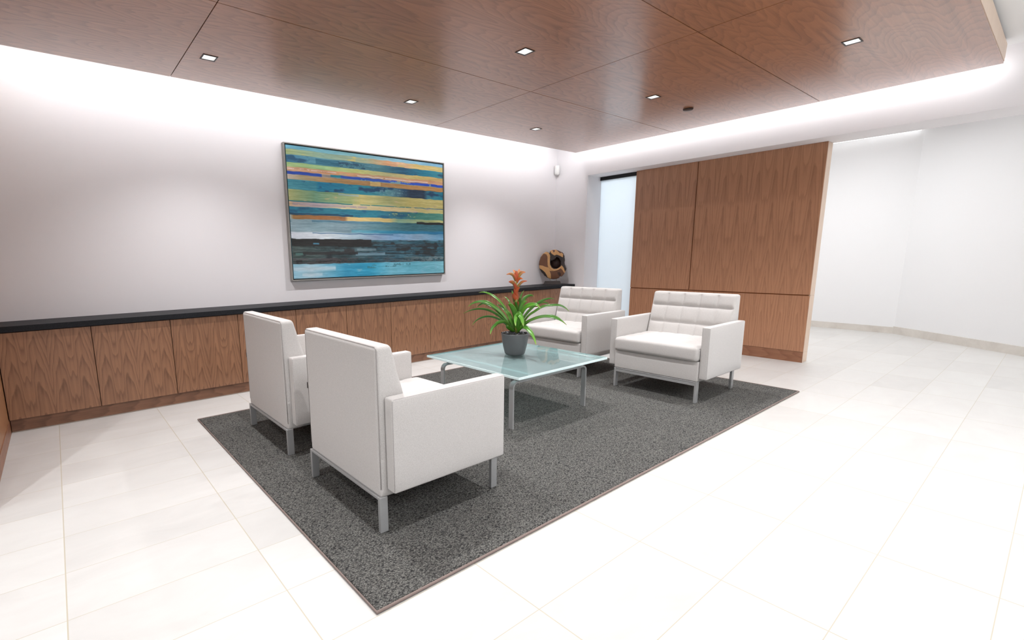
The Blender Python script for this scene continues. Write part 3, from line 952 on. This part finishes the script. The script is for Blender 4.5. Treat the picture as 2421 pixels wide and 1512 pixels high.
def make_chair(label):
    root = empty('armchair', (0, 0, RZ))
    props(root, label, 'armchair', 'grey tufted armchairs around the glass table')
    F = M['fabric']
    # legs, flat bars
    for sx in (-1, 1):
        for sy in (-1, 1):
            xo = 0.335 * sx
            xi = xo - sx * 0.038
            bm = nb()
            box(bm, (min(xo, xi), sy * BW - (0.018 if sy > 0 else 0), 0), (max(xo, xi), sy * BW + (0.018 if sy < 0 else 0), 0.1645 if sx > 0 else 0.1555), 0.0015, 1)
            obj('leg', bm, M['steel'], root)
    bm = nb()
    for sx in (-1, 1):
        xo = 0.335 * sx
        a, b = sorted((xo - sx * 0.002, xo - sx * 0.016))
        z0_ = 0.132 if sx > 0 else 0.142
        box(bm, (a, -BW + 0.0185, z0_), (b, BW - 0.0185, 0.157 if sx > 0 else 0.1485), 0.001, 1)
        a, b = sorted((xo, xo - sx * 0.038))
        box(bm, (a, -BW + 0.0185, 0.1575 if sx > 0 else 0.149), (b, BW - 0.0185, 0.1645 if sx > 0 else 0.1555), 0.001, 1)
    for sy in (-1, 1):
        a, b = sorted((sy * (BW - 0.02), sy * (BW - 0.035)))
        box(bm, (-0.2965, a, 0.150), (0.2965, b, 0.1645), 0.001, 1)
    obj('frame_rail', bm, M['steel'], root)
    # upholstered base
    def dbase(p, nr): return p
    obj('seat_base', rbox(nb(), (-0.318, -BW, 0.165), (0.336, BW, 0.318), 0.010, (6, 6, 3)), F, root, True)

    # seat cushion, tufted 5 x 4, soft front
    sx0, sx1 = -0.17, 0.360
    def dseat(p, nr):
        if p.z > 0.38:
            u = (p.y + BW) / (2 * BW); v = (p.x - sx0) / (sx1 - sx0)
            du = abs(u * 5 - round(u * 5)) * 0.138 if 0.1 < u < 0.9 else 0.06
            dvv = abs(v * 4 - round(v * 4)) * 0.13 if 0.1 < v < 0.9 else 0.06
            w = (1 - 0.8 * math.exp(-du / 0.014)) * (1 - 0.8 * math.exp(-dvv / 0.014))
            edge = min(1, max(0, (sx1 - 0.01 - p.x) / 0.05)) 
            p.z += (w - 0.7) * 0.007 * edge + 0.010 * (1 - (2 * u - 1) ** 2) * (1 - max(0, (v - .8) * 2))
        if p.x > 0.33:
            p.x += 0.006 * (1 - (p.y / BW) ** 4) * (1 - ((p.z - 0.372) / 0.056) ** 2)
        return p
    cu = obj('seat_cushion', rbox(nb(), (sx0, -BW + 0.001, 0.3185), (sx1, BW - 0.001, 0.428), 0.026, (60, 90, 5), dseat, 5), F, root, True)
    bm = nb()
    zz, ee = 0.4215, 0.007
    tube(bm, [(sx1 - 0.3, -BW + 0.0035, zz - 0.002), (sx1 - 0.028, -BW + 0.0035, zz - 0.006), (sx1 - 0.006, -BW + 0.024, zz - 0.010), (sx1 - 0.002, -0.15, zz - 0.010), (sx1 - 0.002, 0.15, zz - 0.010),
              (sx1 - 0.006, BW - 0.024, zz - 0.010), (sx1 - 0.028, BW - 0.0035, zz - 0.006), (sx1 - 0.3, BW - 0.0035, zz - 0.002)], 0.0014, 6)
    obj('piping', bm, M['piping'], cu, True)

    # backrest: vertical rear plane, sloping tufted front
    XR = -0.328
    Z0, Z1 = 0.1500, 0.785
    rows = [0.400, 0.530, 0.672, 0.800]
    def dback(p, nr):
        # p.x runs 0 (rear) .. 1 thickness unit 0.10
        tt = (p.x - XR) / 0.10
        zz = p.z
        th = 0.072 + (0.785 - zz) * 0.272 if zz > 0.42 else 0.171
        x = XR + tt * th
        if zz < 0.31: x = XR + tt * 0.10
        if tt > 0.6 and zz > 0.40:
            u = (p.y + BW) / (2 * BW) * 5
            dv = abs(u - round(u)) * 2 * BW / 5 if 0.5 < u < 4.5 else 0.06
            k = 0 if zz < rows[1] else (1 if zz < rows[2] else 2)
            dh = min(abs(zz - rows[1]), abs(zz - rows[2]))
            v = (zz - rows[k]) / (rows[k + 1] - rows[k])
            puff = (1 - math.exp(-dh / 0.016)) * (0.45 + 0.55 * (1 - math.exp(-dv / 0.013)))
            fade = min(1, max(0, (BW - 0.004 - abs(p.y)) / 0.022)) * min(1, (tt - .6) / .3) * min(1, max(0, (Z1 - 0.006 - zz) / 0.012))
            # each pad hangs over the seam below it
            x += ((puff - 0.8) * 0.021 + 0.006 * (0.45 - v) * puff) * fade
        return Vector((x, p.y, zz))
    bk = obj('backrest', rbox(nb(), (XR, -BW, Z0), (XR + 0.10, BW, Z1), 0.019, (5, 150, 120), dback, 4), F, root, True)
    bm = nb()
    e = 0.0045
    y_, z_ = BW - e, Z1 - e
    tube(bm, [(XR + e * .8, -y_, 0.19), (XR + e * .8, -y_, z_ - 0.012), (XR + e * .8, -y_ + 0.012, z_), (XR + e * .8, y_ - 0.012, z_), (XR + e * .8, y_, z_ - 0.012), (XR + e * .8, y_, 0.19)], 0.0014, 6)
    obj('piping', bm, M['piping'], bk, True)
    # arms
    for sy in (-1, 1):
        y0, y1 = sorted((sy * (BW + 0.0015), sy * (BW + 0.060)))
        ao = obj('armrest', rbox(nb(), (-0.300, y0, 0.186), (0.322, y1, 0.580), 0.009, (8, 3, 8), None, 3), F, root, True)
        for yy in (y0 + 0.003, y1 - 0.003):
            bm = nb()
            a, b, c, d = -0.297, 0.319, 0.189, 0.577
            tube(bm, [(a, yy, c + .006), (a, yy, d - .006), (a + .006, yy, d), (b - .006, yy, d), (b, yy, d - .006), (b, yy, c + .006), (b - .006, yy, c), (a + .006, yy, c)], 0.0013, 6, True)
            obj('piping', bm, M['piping'], ao, True)
    # small black tag
    obj('tag', box(nb(), (XR + 0.004, BW + 0.0003, 0.475), (XR + 0.012, BW + 0.012, 0.505)), M['black'], root)
    return root


CH = [(-4.482, -2.655, 0.0, 'light grey armchair seen from behind, the nearest one'),
      (-4.472, -1.622, 0.0, 'light grey armchair seen from behind, second one, beside the cabinets'),
      (-1.705, -2.650, math.pi, 'light grey armchair facing the camera in front of the walnut partition'),
      (-1.690, -1.590, math.pi, 'light grey armchair facing the camera, partly hidden behind the plant')]
ch = make_chair(CH[0][3])
ch.location = (CH[0][0], CH[0][1], RZ)
for x, y, r, lab in CH[1:]: dup(ch, (x, y, RZ), r, lab)

# ------------------------------------------------------------ coffee table
TXC, TYC = -3.113, -2.127
tb = empty('coffee_table', (TXC, TYC, RZ))
props(tb, 'low square frosted glass coffee table on flat silver steel legs', 'table')
GZ1, GZ0 = 0.390 - RZ, 0.3735 - RZ
gx0, gx1, gy0, gy1 = -3.560 - TXC, -2.612 - TXC, -2.600 - TYC, -1.650 - TYC
bm = nb()
b_ = 0.0012
def ringv(x0, x1, y0, y1, z): return [bm.verts.new(p) for p in ((x0, y0, z), (x1, y0, z), (x1, y1, z), (x0, y1, z))]
R = [ringv(gx0 + b_, gx1 - b_, gy0 + b_, gy1 - b_, GZ0), ringv(gx0, gx1, gy0, gy1, GZ0 + b_), ringv(gx0, gx1, gy0, gy1, GZ1 - b_), ringv(gx0 + b_, gx1 - b_, gy0 + b_, gy1 - b_, GZ1)]
bm.faces.new(R[0]); bm.faces.new(R[3]).material_index = 2
for A_, B_ in zip(R, R[1:]):
    for k in range(4):
        f = bm.faces.new([A_[k], A_[(k + 1) % 4], B_[(k + 1) % 4], B_[k]])
        f.material_index = 1
obj('glass_top', bm, [M['glass_top'], M['glass_edge'], M['glass_face']], tb)
HL, HT, TH_ = 0.393, 0.332 - RZ, 0.012
bwid = 0.036
for sy in (-1, 1):
    yc_ = sy * 0.357
    # bent flat bar: up, round, across, round, down
    outer, inner = [], []
    R_ = 0.042
    path = [(-HL, 0.0), (-HL, HT - R_)]
    for k in range(1, 9):
        a = math.pi - k * math.pi / 16
        path.append((-HL + R_ + R_ * math.cos(a), HT - R_ + R_ * math.sin(a)))
    half = path[:]
    path = half + [(-x, z) for x, z in reversed(half)]
    inn = [(-HL + TH_, 0.0), (-HL + TH_, HT - R_)]
    for k in range(1, 9):
        a = math.pi - k * math.pi / 16
        inn.append((-HL + R_ + (R_ - TH_) * math.cos(a), HT - R_ + (R_ - TH_) * math.sin(a)))
    inn = inn + [(-x, z) for x, z in reversed(inn)]
    bm = nb()
    vs = [[bm.verts.new((p[0], yc_ + s * bwid / 2, p[1])) for s in (-1, 1)] + [bm.verts.new((q_[0], yc_ + s * bwid / 2, q_[1])) for s in (1, -1)] for p, q_ in zip(path, inn)]
    for A_, B_ in zip(vs, vs[1:]):
        for k in range(4): bm.faces.new([A_[k], A_[(k + 1) % 4], B_[(k + 1) % 4], B_[k]])
    bm.faces.new(vs[0]); bm.faces.new(vs[-1])
    bmesh.ops.bevel(bm, geom=[e for e in bm.edges if len(e.link_faces) == 2 and e.calc_face_angle(0) > 1.2], offset=0.0012, segments=1, affect='EDGES')
    obj('leg_frame', bm, M['steel'], tb)
    for sx in (-1, 1):
        obj('mounting_block', box(nb(), (sx * 0.318 - 0.018, yc_ - 0.016, HT + 0.0005), (sx * 0.318 + 0.018, yc_ + 0.016, GZ0 - 0.0005), 0.001, 1), M['steel'], tb)
for sx in (-1, 1):
    xx = -3.385 - TXC if sx < 0 else -2.700 - TXC
    obj('cross_bar', box(nb(), (xx - 0.016, -0.44, GZ0 - 0.007), (xx + 0.016, 0.44, GZ0 - 0.0004), 0.001, 1), M['white_metal'], tb)

# ------------------------------------------------------------ bromeliad
PB = Vector((-3.036, -2.075, 0.3905))
RV = Vector((0.6844, -0.7291, 0)); CV = Vector((-0.7291, -0.6844, 0))   # right and towards the room's open side
plant = empty('potted_bromeliad', PB)
props(plant, 'orange flowering bromeliad in a charcoal pot on the glass table', 'plant')
bm = nb()
lathe(bm, [(0, 0.0), (0.062, 0.0), (0.070, 0.003), (0.076, 0.012), (0.088, 0.06), (0.098, 0.11), (0.1045, 0.160), (0.1045, 0.164), (0.1025, 0.166), (0.099, 0.164), (0.097, 0.150), (0, 0.140)], 72)
obj('pot', bm, M['pot'], plant, True)
bm = nb()
rnd = random.Random(5)
for k in range(170):
    rr = 0.092 * math.sqrt(rnd.random()); a = rnd.random() * 6.283
    s = 0.006 + rnd.random() * 0.006
    mt = Matrix.Translation((rr * math.cos(a), rr * math.sin(a), 0.146 + rnd.random() * 0.016 + 0.006 * (1 - rr / .092))) @ Matrix.Rotation(rnd.random() * 6, 4, Vector((rnd.random(), rnd.random(), rnd.random())).normalized()) @ Matrix.Diagonal((s * 1.5, s, s * .75, 1))
    bmesh.ops.create_icosphere(bm, subdivisions=2, radius=1, matrix=mt)
o = obj('pebbles', bm, M['pebble'], plant, True)
o['kind'] = 'stuff'


def catmull(P, m=8):
    P = [Vector(p) for p in P]
    P = [2 * P[0] - P[1]] + P + [2 * P[-1] - P[-2]]
    out_ = []
    for i in range(1, len(P) - 2):
        for k in range(m):
            t_ = k / m
            a, b, c, d = P[i - 1], P[i], P[i + 1], P[i + 2]
            out_.append(0.5 * ((2 * b) + (c - a) * t_ + (2 * a - 5 * b + 4 * c - d) * t_ ** 2 + (3 * b - a - 3 * c + d) * t_ ** 3))
    out_.append(P[-2])
    return out_


def leaf(bm, cl, pts, wpx, ctip, c0, c1, tipc=None, flip=0.6, cup=0.25, base_w=0.7):
    """pts: traced (x,y) from tip to base in the figure's own units; ctip: how far the tip leans out"""
    n = len(pts)
    P = []
    for i, (x, y) in enumerate(pts):
        s = 1 - i / (n - 1)
        A_ = (x - 800) * 0.000504 ; B_ = 0.645 - (y - 100) * 0.00051
        P.append(RV * A_ + Vector((0, 0, B_)) + CV * (ctip * s ** 1.1))
    P = catmull(list(reversed(P)), 6)
    m = len(P)
    rows_ = []
    for i, p in enumerate(P):
        s = i / (m - 1)
        tg = (P[min(i + 1, m - 1)] - P[max(i - 1, 0)]).normalized()
        inpl = tg.cross(CV).normalized()
        side = (inpl + CV * flip * (1 if ctip >= 0 else -1)).normalized()
        side = (side - tg * side.dot(tg)).normalized()
        nrm = side.cross(tg)
        if nrm.z < 0: nrm = -nrm
        w = wpx * 0.00051 / 2 * 1.08 * (base_w + (1 - base_w) * min(1, s / .35)) * min(1, ((1 - s) / .42)) ** .62
        w = max(w, 0.0004)
        row = []
        for k in range(5):
            q_ = (k - 2) / 2
            row.append(bm.verts.new(p + side * q_ * w + nrm * (q_ * q_) * w * cup))
        rows_.append((row, s))
    for (A_, s), (B_, s2) in zip(rows_, rows_[1:]):
        for k in range(4):
            f = bm.faces.new([A_[k], A_[k + 1], B_[k + 1], B_[k]])
            for lp in f.loops:
                si = s if lp.vert in A_ else s2
                c = [c0[j] * (1 - si) + c1[j] * si for j in range(3)]
                if tipc and si > .82:
                    tt = (si - .82) / .18
                    c = [c[j] * (1 - tt) + tipc[j] * tt for j in range(3)]
                kk = 1.0 if k in (1, 2) else .88
                lc = lin([v_ * kk for v_ in c])
                lp[cl] = lc


LEAVES = [
    ([(20, 745), (150, 695), (280, 680), (400, 700), (520, 760), (620, 840), (720, 960), (780, 1040)], 40, .02),
    ([(75, 665), (150, 610), (260, 580), (370, 590), (480, 650), (580, 730), (680, 850), (780, 1010)], 46, -.06),
    ([(230, 465), (310, 452), (420, 480), (540, 560), (640, 670), (720, 800), (790, 1000)], 34, -.16),
    ([(165, 905), (230, 835), (330, 790), (430, 785), (530, 815), (630, 880), (720, 960), (780, 1040)], 36, .10),
    ([(445, 1010), (465, 930), (530, 875), (600, 860), (680, 890), (780, 1020)], 54, .20),
    ([(520, 625), (590, 660), (650, 710), (700, 790), (790, 1000)], 46, -.08),
    ([(625, 515), (670, 540), (720, 610), (770, 780), (795, 980)], 22, -.12),
    ([(690, 600), (730, 620), (775, 700), (800, 800), (805, 1000)], 84, .05),
    ([(210, 685), (260, 635), (340, 612), (480, 680), (620, 820), (770, 1020)], 30, -.10),
    ([(1380, 550), (1300, 540), (1200, 570), (1100, 630), (1000, 720), (920, 830), (830, 1010)], 44, -.08),
    ([(1580, 715), (1520, 660), (1440, 625), (1330, 625), (1200, 645), (1080, 720), (980, 800), (840, 1010)], 36, .02),
    ([(1530, 885), (1460, 830), (1380, 795), (1280, 775), (1170, 785), (1050, 830), (950, 890), (840, 1020)], 42, .12),
    ([(1500, 870), (1420, 800), (1300, 772), (1150, 800), (1000, 870), (850, 1010)], 30, .05),
    ([(1100, 1155), (1070, 1070), (1020, 990), (950, 935), (890, 945), (830, 1030)], 56, .19),
    ([(1075, 520), (1040, 500), (980, 510), (920, 560), (870, 650), (840, 800), (815, 1000)], 54, -.12),
    ([(975, 568), (920, 600), (870, 680), (835, 820), (815, 1000)], 66, -.03),
    ([(1160, 660), (1110, 610), (1040, 605), (960, 640), (900, 720), (850, 850), (820, 1010)], 62, .09),
    ([(1335, 665), (1270, 615), (1180, 610), (1080, 650), (980, 740), (900, 860), (830, 1010)], 32, -.16),
    ([(808, 895), (798, 840), (806, 780), (830, 765), (850, 810), (845, 920), (820, 1030)], 62, .16),
    ([(918, 905), (905, 850), (885, 790), (850, 750), (825, 790), (812, 900), (805, 1030)], 76, .13),
    ([(925, 415), (885, 480), (865, 560), (845, 660), (825, 780)], 34, -.05),
    ([(745, 415), (762, 480), (785, 600), (805, 720)], 30, -.05),
    ([(955, 840), (930, 880), (880, 930), (820, 1030)], 60, .08),
    ([(700, 900), (690, 930), (730, 980), (800, 1040)], 60, .10),
    ([(650, 700), (700, 760), (740, 860), (790, 1010)], 60, -.04),
    ([(870, 500), (860, 560), (835, 650), (825, 760)], 52, .03),
    ([(800, 560), (805, 600), (810, 660), (815, 760)], 50, .05),
]
bm = nb()
cl = bm.loops.layers.float_color.new('Col')
for i, (pts, wpx, ct) in enumerate(LEAVES):
    g1 = [(64, 128, 36), (72, 140, 40), (92, 160, 44), (58, 120, 40), (84, 150, 52)][i % 5]
    bright = wpx > 55
    leaf(bm, cl, pts, wpx, ct, (96, 140, 50) if not bright else (84, 150, 40), g1 if not bright else (110, 178, 50), (150, 168, 80))
fo = obj('foliage', bm, M['leaf'], plant, True)
md = fo.modifiers.new('thickness', 'SOLIDIFY'); md.thickness = 0.0012; md.offset = 0
bm = nb()
cl = bm.loops.layers.float_color.new('Col')
OR1, OR2, GRN = (240, 112, 64), (255, 160, 120), (170, 168, 80)
BR = [([(660, 178), (720, 168), (765, 195), (800, 270)], 40, .0, GRN, OR2), ([(940, 145), (890, 150), (850, 190), (812, 262)], 46, .02, GRN, OR2),
      ([(852, 98), (838, 140), (822, 190), (812, 250)], 42, -.02, GRN, OR2), ([(758, 108), (782, 140), (800, 190), (810, 250)], 40, -.01, GRN, OR2),
      ([(806, 120), (808, 160), (810, 200), (812, 260)], 52, .03, OR1, OR2), ([(885, 128), (860, 150), (835, 190), (815, 250)], 40, -.04, OR1, OR2),
      ([(760, 170), (780, 190), (800, 230), (810, 280)], 36, .04, OR1, OR2),
      ([(697, 280), (735, 284), (775, 312), (806, 400)], 50, .02, GRN, (216, 90, 60)), ([(968, 272), (905, 282), (860, 318), (812, 385)], 34, .0, GRN, (216, 90, 60)),
      ([(902, 240), (865, 232), (835, 250), (812, 300)], 34, .05, OR1, (240, 130, 50)), ([(770, 300), (790, 330), (805, 380), (812, 430)], 46, .05, OR1, (206, 90, 60)),
      ([(862, 368), (830, 378), (805, 430), (812, 520)], 56, .04, OR1, (220, 110, 60)), ([(775, 380), (790, 430), (805, 480), (815, 540)], 44, .03, OR1, (200, 96, 56)),
      ([(770, 440), (775, 490), (800, 530), (820, 560)], 60, .04, OR1, (206, 100, 60)), ([(840, 470), (835, 520), (825, 580), (815, 640)], 50, -.01, GRN, (180, 100, 60)),
      ([(800, 560), (790, 620), (805, 680), (818, 740)], 62, .03, (150, 110, 50), (196, 100, 66)), ([(835, 560), (838, 620), (825, 680), (815, 740)], 50, .02, (150, 110, 50), (190, 96, 66))]
for pts, wpx, ct, c0_, c1_ in BR: leaf(bm, cl, pts, wpx, ct, c0_, c1_, None, 0.3, 0.35, 0.9)
fo = obj('flower', bm, M['bract'], plant, True)
md = fo.modifiers.new('thickness', 'SOLIDIFY'); md.thickness = 0.0014; md.offset = 0
bm = nb()
stem = [RV * ((x - 800) * .000504) + Vector((0, 0, .645 - (y - 100) * .00051)) for x, y in ((815, 1040), (818, 800), (815, 600), (812, 400), (812, 240))]
tube(bm, stem, [.012, .011, .009, .007, .004], 10)
obj('stem', bm, simple('green_bromeliad_stem', (150, 150, 74), 0.45, vary=0.15, scale=50), plant, True)

# ------------------------------------------------------------ log slice sculpture
SB = Vector((-0.25, -0.19, 0.7273))
SR = Vector((0.6251, -0.7805, 0)); SC_ = Vector((-0.7805, -0.6251, 0))
scu = empty('wood_sculpture', SB)
scu.rotation_euler = (0, 0, math.atan2(SR.y, SR.x))      # local x = right, local -y = front
props(scu, 'round pierced log slice sculpture on a dark stand at the counter end', 'sculpture')
# stand
bm = nb()
tp_, bt_ = (0.103, 0.030), (0.121, 0.040)
lo = [bm.verts.new((x * bt_[0] - .007, y * bt_[1], 0)) for x, y in ((-1, -1), (1, -1), (1, 1), (-1, 1))]
hi = [bm.verts.new((x * tp_[0] - .007, y * tp_[1], 0.048)) for x, y in ((-1, -1), (1, -1), (1, 1), (-1, 1))]
bm.faces.new(lo); bm.faces.new(hi)
for k in range(4): bm.faces.new([lo[k], lo[(k + 1) % 4], hi[(k + 1) % 4], hi[k]])
bmesh.ops.bevel(bm, geom=bm.edges[:], offset=0.002, segments=2, affect='EDGES')
obj('stand', bm, M['sculpt_base'], scu)
def sp_(x, y): return (x - 603) * .000535, .476 - (y - 325) * .000538
for xx in (527, 690):
    a, b = sp_(xx, 1078)
    obj('rod', tube(nb(), [(a, 0, 0.0485), (a, 0, 0.085)], 0.0022, 8), M['brass'], scu, True)
OUT = [(232, 700), (240, 610), (275, 500), (330, 420), (405, 372), (445, 378), (490, 400), (515, 345), (560, 328), (650, 320), (720, 345), (800, 385), (850, 425), (875, 500), (885, 590), (885, 680), (905, 750), (938, 800), (925, 860), (900, 900), (880, 945), (825, 1010), (775, 1005), (745, 1050), (690, 1068), (600, 1078), (520, 1065), (440, 1030), (385, 985), (345, 940), (290, 880), (250, 800)]
HOLE = [(530, 650), (535, 600), (580, 600), (640, 570), (650, 525), (690, 515), (740, 545), (780, 620), (785, 690), (765, 750), (720, 790), (670, 800), (600, 780), (550, 730)]
CTR = (660, 670)
def polar(poly, ang):
    best = None
    for (x1, y1), (x2, y2) in zip(poly, poly[1:] + poly[:1]):
        dx, dy = math.cos(ang), math.sin(ang)
        ex_, ey_ = x2 - x1, y2 - y1
        den = dx * ey_ - dy * ex_
        if abs(den) < 1e-9: continue
        t_ = ((x1 - CTR[0]) * ey_ - (y1 - CTR[1]) * ex_) / den
        u_ = ((x1 - CTR[0]) * dy - (y1 - CTR[1]) * dx) / den
        if t_ > 0 and -1e-6 <= u_ <= 1 + 1e-6 and (best is None or t_ > best): best = t_
    return best or 100
def inside(p, poly):
    x, y = p; r_ = False
    for (x1, y1), (x2, y2) in zip(poly, poly[1:] + poly[:1]):
        if (y1 > y) != (y2 > y) and x < (x2 - x1) * (y - y1) / (y2 - y1) + x1: r_ = not r_
    return r_
TAN, BRN, BRK = (206, 156, 102), (112, 72, 50), (46, 36, 34)
ZONES = [([(355, 415), (420, 440), (448, 500), (450, 600), (455, 700), (470, 775), (400, 755), (330, 725), (232, 712), (235, 600), (275, 500)], BRN),
         ([(245, 790), (320, 830), (390, 890), (440, 970), (470, 1045), (380, 990), (280, 880)], BRK),
         ([(500, 860), (620, 865), (720, 840), (790, 795), (840, 850), (890, 935), (820, 1015), (700, 1080), (550, 1080), (545, 960), (525, 890)], BRN),
         ([(500, 330), (530, 400), (560, 430), (620, 470), (680, 450), (760, 480), (830, 520), (840, 440), (780, 385), (880, 400), (960, 800), (900, 880), (860, 780), (810, 720), (760, 770), (690, 810), (620, 815), (560, 780), (515, 700), (508, 600), (515, 480), (480, 405), (400, 365), (460, 350)], BRK),
         ([(555, 330), (600, 330), (640, 350), (600, 400), (580, 350)], (90, 60, 56)),
         ([(650, 320), (720, 345), (790, 385), (800, 400), (760, 420), (700, 360)], (96, 66, 60)),
         ([(700, 900), (760, 890), (800, 940), (760, 1000), (730, 960)], (70, 46, 38))]
def zone(x, y):
    c = TAN
    for poly, cc in ZONES:
        if inside((x, y), poly): c = cc
    return c
bm = nb()
cl = bm.loops.layers.float_color.new('Col')
NA, NR = 400, 60
rs = np.random.RandomState(3)
jit = np.interp(np.arange(NA), np.arange(0, NA + 4, 4), np.append(rs.rand(NA // 4) * 12 - 6, 0))
fr_, bk_ = [], []
for i in range(NA):
    ang = 2 * math.pi * i / NA
    ro, rh_ = polar(OUT, ang), polar(HOLE, ang)
    bark = zone(CTR[0] + math.cos(ang) * ro * .97, CTR[1] + math.sin(ang) * ro * .97) == BRK
    ro += jit[i] * (1.2 if bark else .1)
    col_ = []
    # profile from the hole's back lip, over the front, round the rim to the back
    prof = [(0.0, 0.030), (0.0, 0.012), (0.0, -0.012), (0.012, -0.026)]
    prof += [(s, -0.030 + 0.010 * (2 * s - 1) ** 2 * (1 if s > .5 else .4) - (0.006 if s < .25 else 0)) for s in [0.03 + .92 * k / NR for k in range(NR + 1)]]
    prof += [(0.985, -0.012), (1.0, 0.0), (0.985, 0.016), (0.93, 0.026), (0.6, 0.032), (0.2, 0.032)]
    for s, d_ in prof:
        r_ = rh_ + (ro - rh_) * s
        x, y = CTR[0] + math.cos(ang) * r_, CTR[1] + math.sin(ang) * r_
        a, b = sp_(x, y)
        col_.append((bm.verts.new((a, d_, b)), zone(x, y) if s > .02 else (40, 26, 24)))
    fr_.append(col_)
for i in range(NA):
    A_, B_ = fr_[i], fr_[(i + 1) % NA]
    m = len(A_)
    for k in range(m):
        k2 = (k + 1) % m
        f = bm.faces.new([A_[k][0], A_[k2][0], B_[k2][0], B_[k][0]])
        cs = {A_[k][0]: A_[k][1], A_[k2][0]: A_[k2][1], B_[k][0]: B_[k][1], B_[k2][0]: B_[k2][1]}
        for lp in f.loops: lp[cl] = lin(cs[lp.vert])
sl = obj('log_slice', bm, M['log'], scu, True)
bm = nb()
hv = [bm.verts.new((*[sp_(CTR[0] + math.cos(2 * math.pi * i / 40) * polar(HOLE, 2 * math.pi * i / 40) * 1.03, CTR[1] + math.sin(2 * math.pi * i / 40) * polar(HOLE, 2 * math.pi * i / 40) * 1.03)][0][:1], 0.024, sp_(0, CTR[1] + math.sin(2 * math.pi * i / 40) * polar(HOLE, 2 * math.pi * i / 40) * 1.03)[1])) for i in range(40)]
cv = bm.verts.new((sp_(CTR[0], 0)[0], 0.030, sp_(0, CTR[1])[1]))
for i in range(40): bm.faces.new([hv[i], hv[(i + 1) % 40], cv])
r_ = bmesh.ops.extrude_face_region(bm, geom=bm.faces[:])
for v_ in [q_ for q_ in r_['geom'] if isinstance(q_, bmesh.types.BMVert)]: v_.co.y += 0.004
obj('hollow', bm, simple('dark_hollow_wood', (58, 38, 32), 0.6, vary=0.3, scale=40), scu, True)
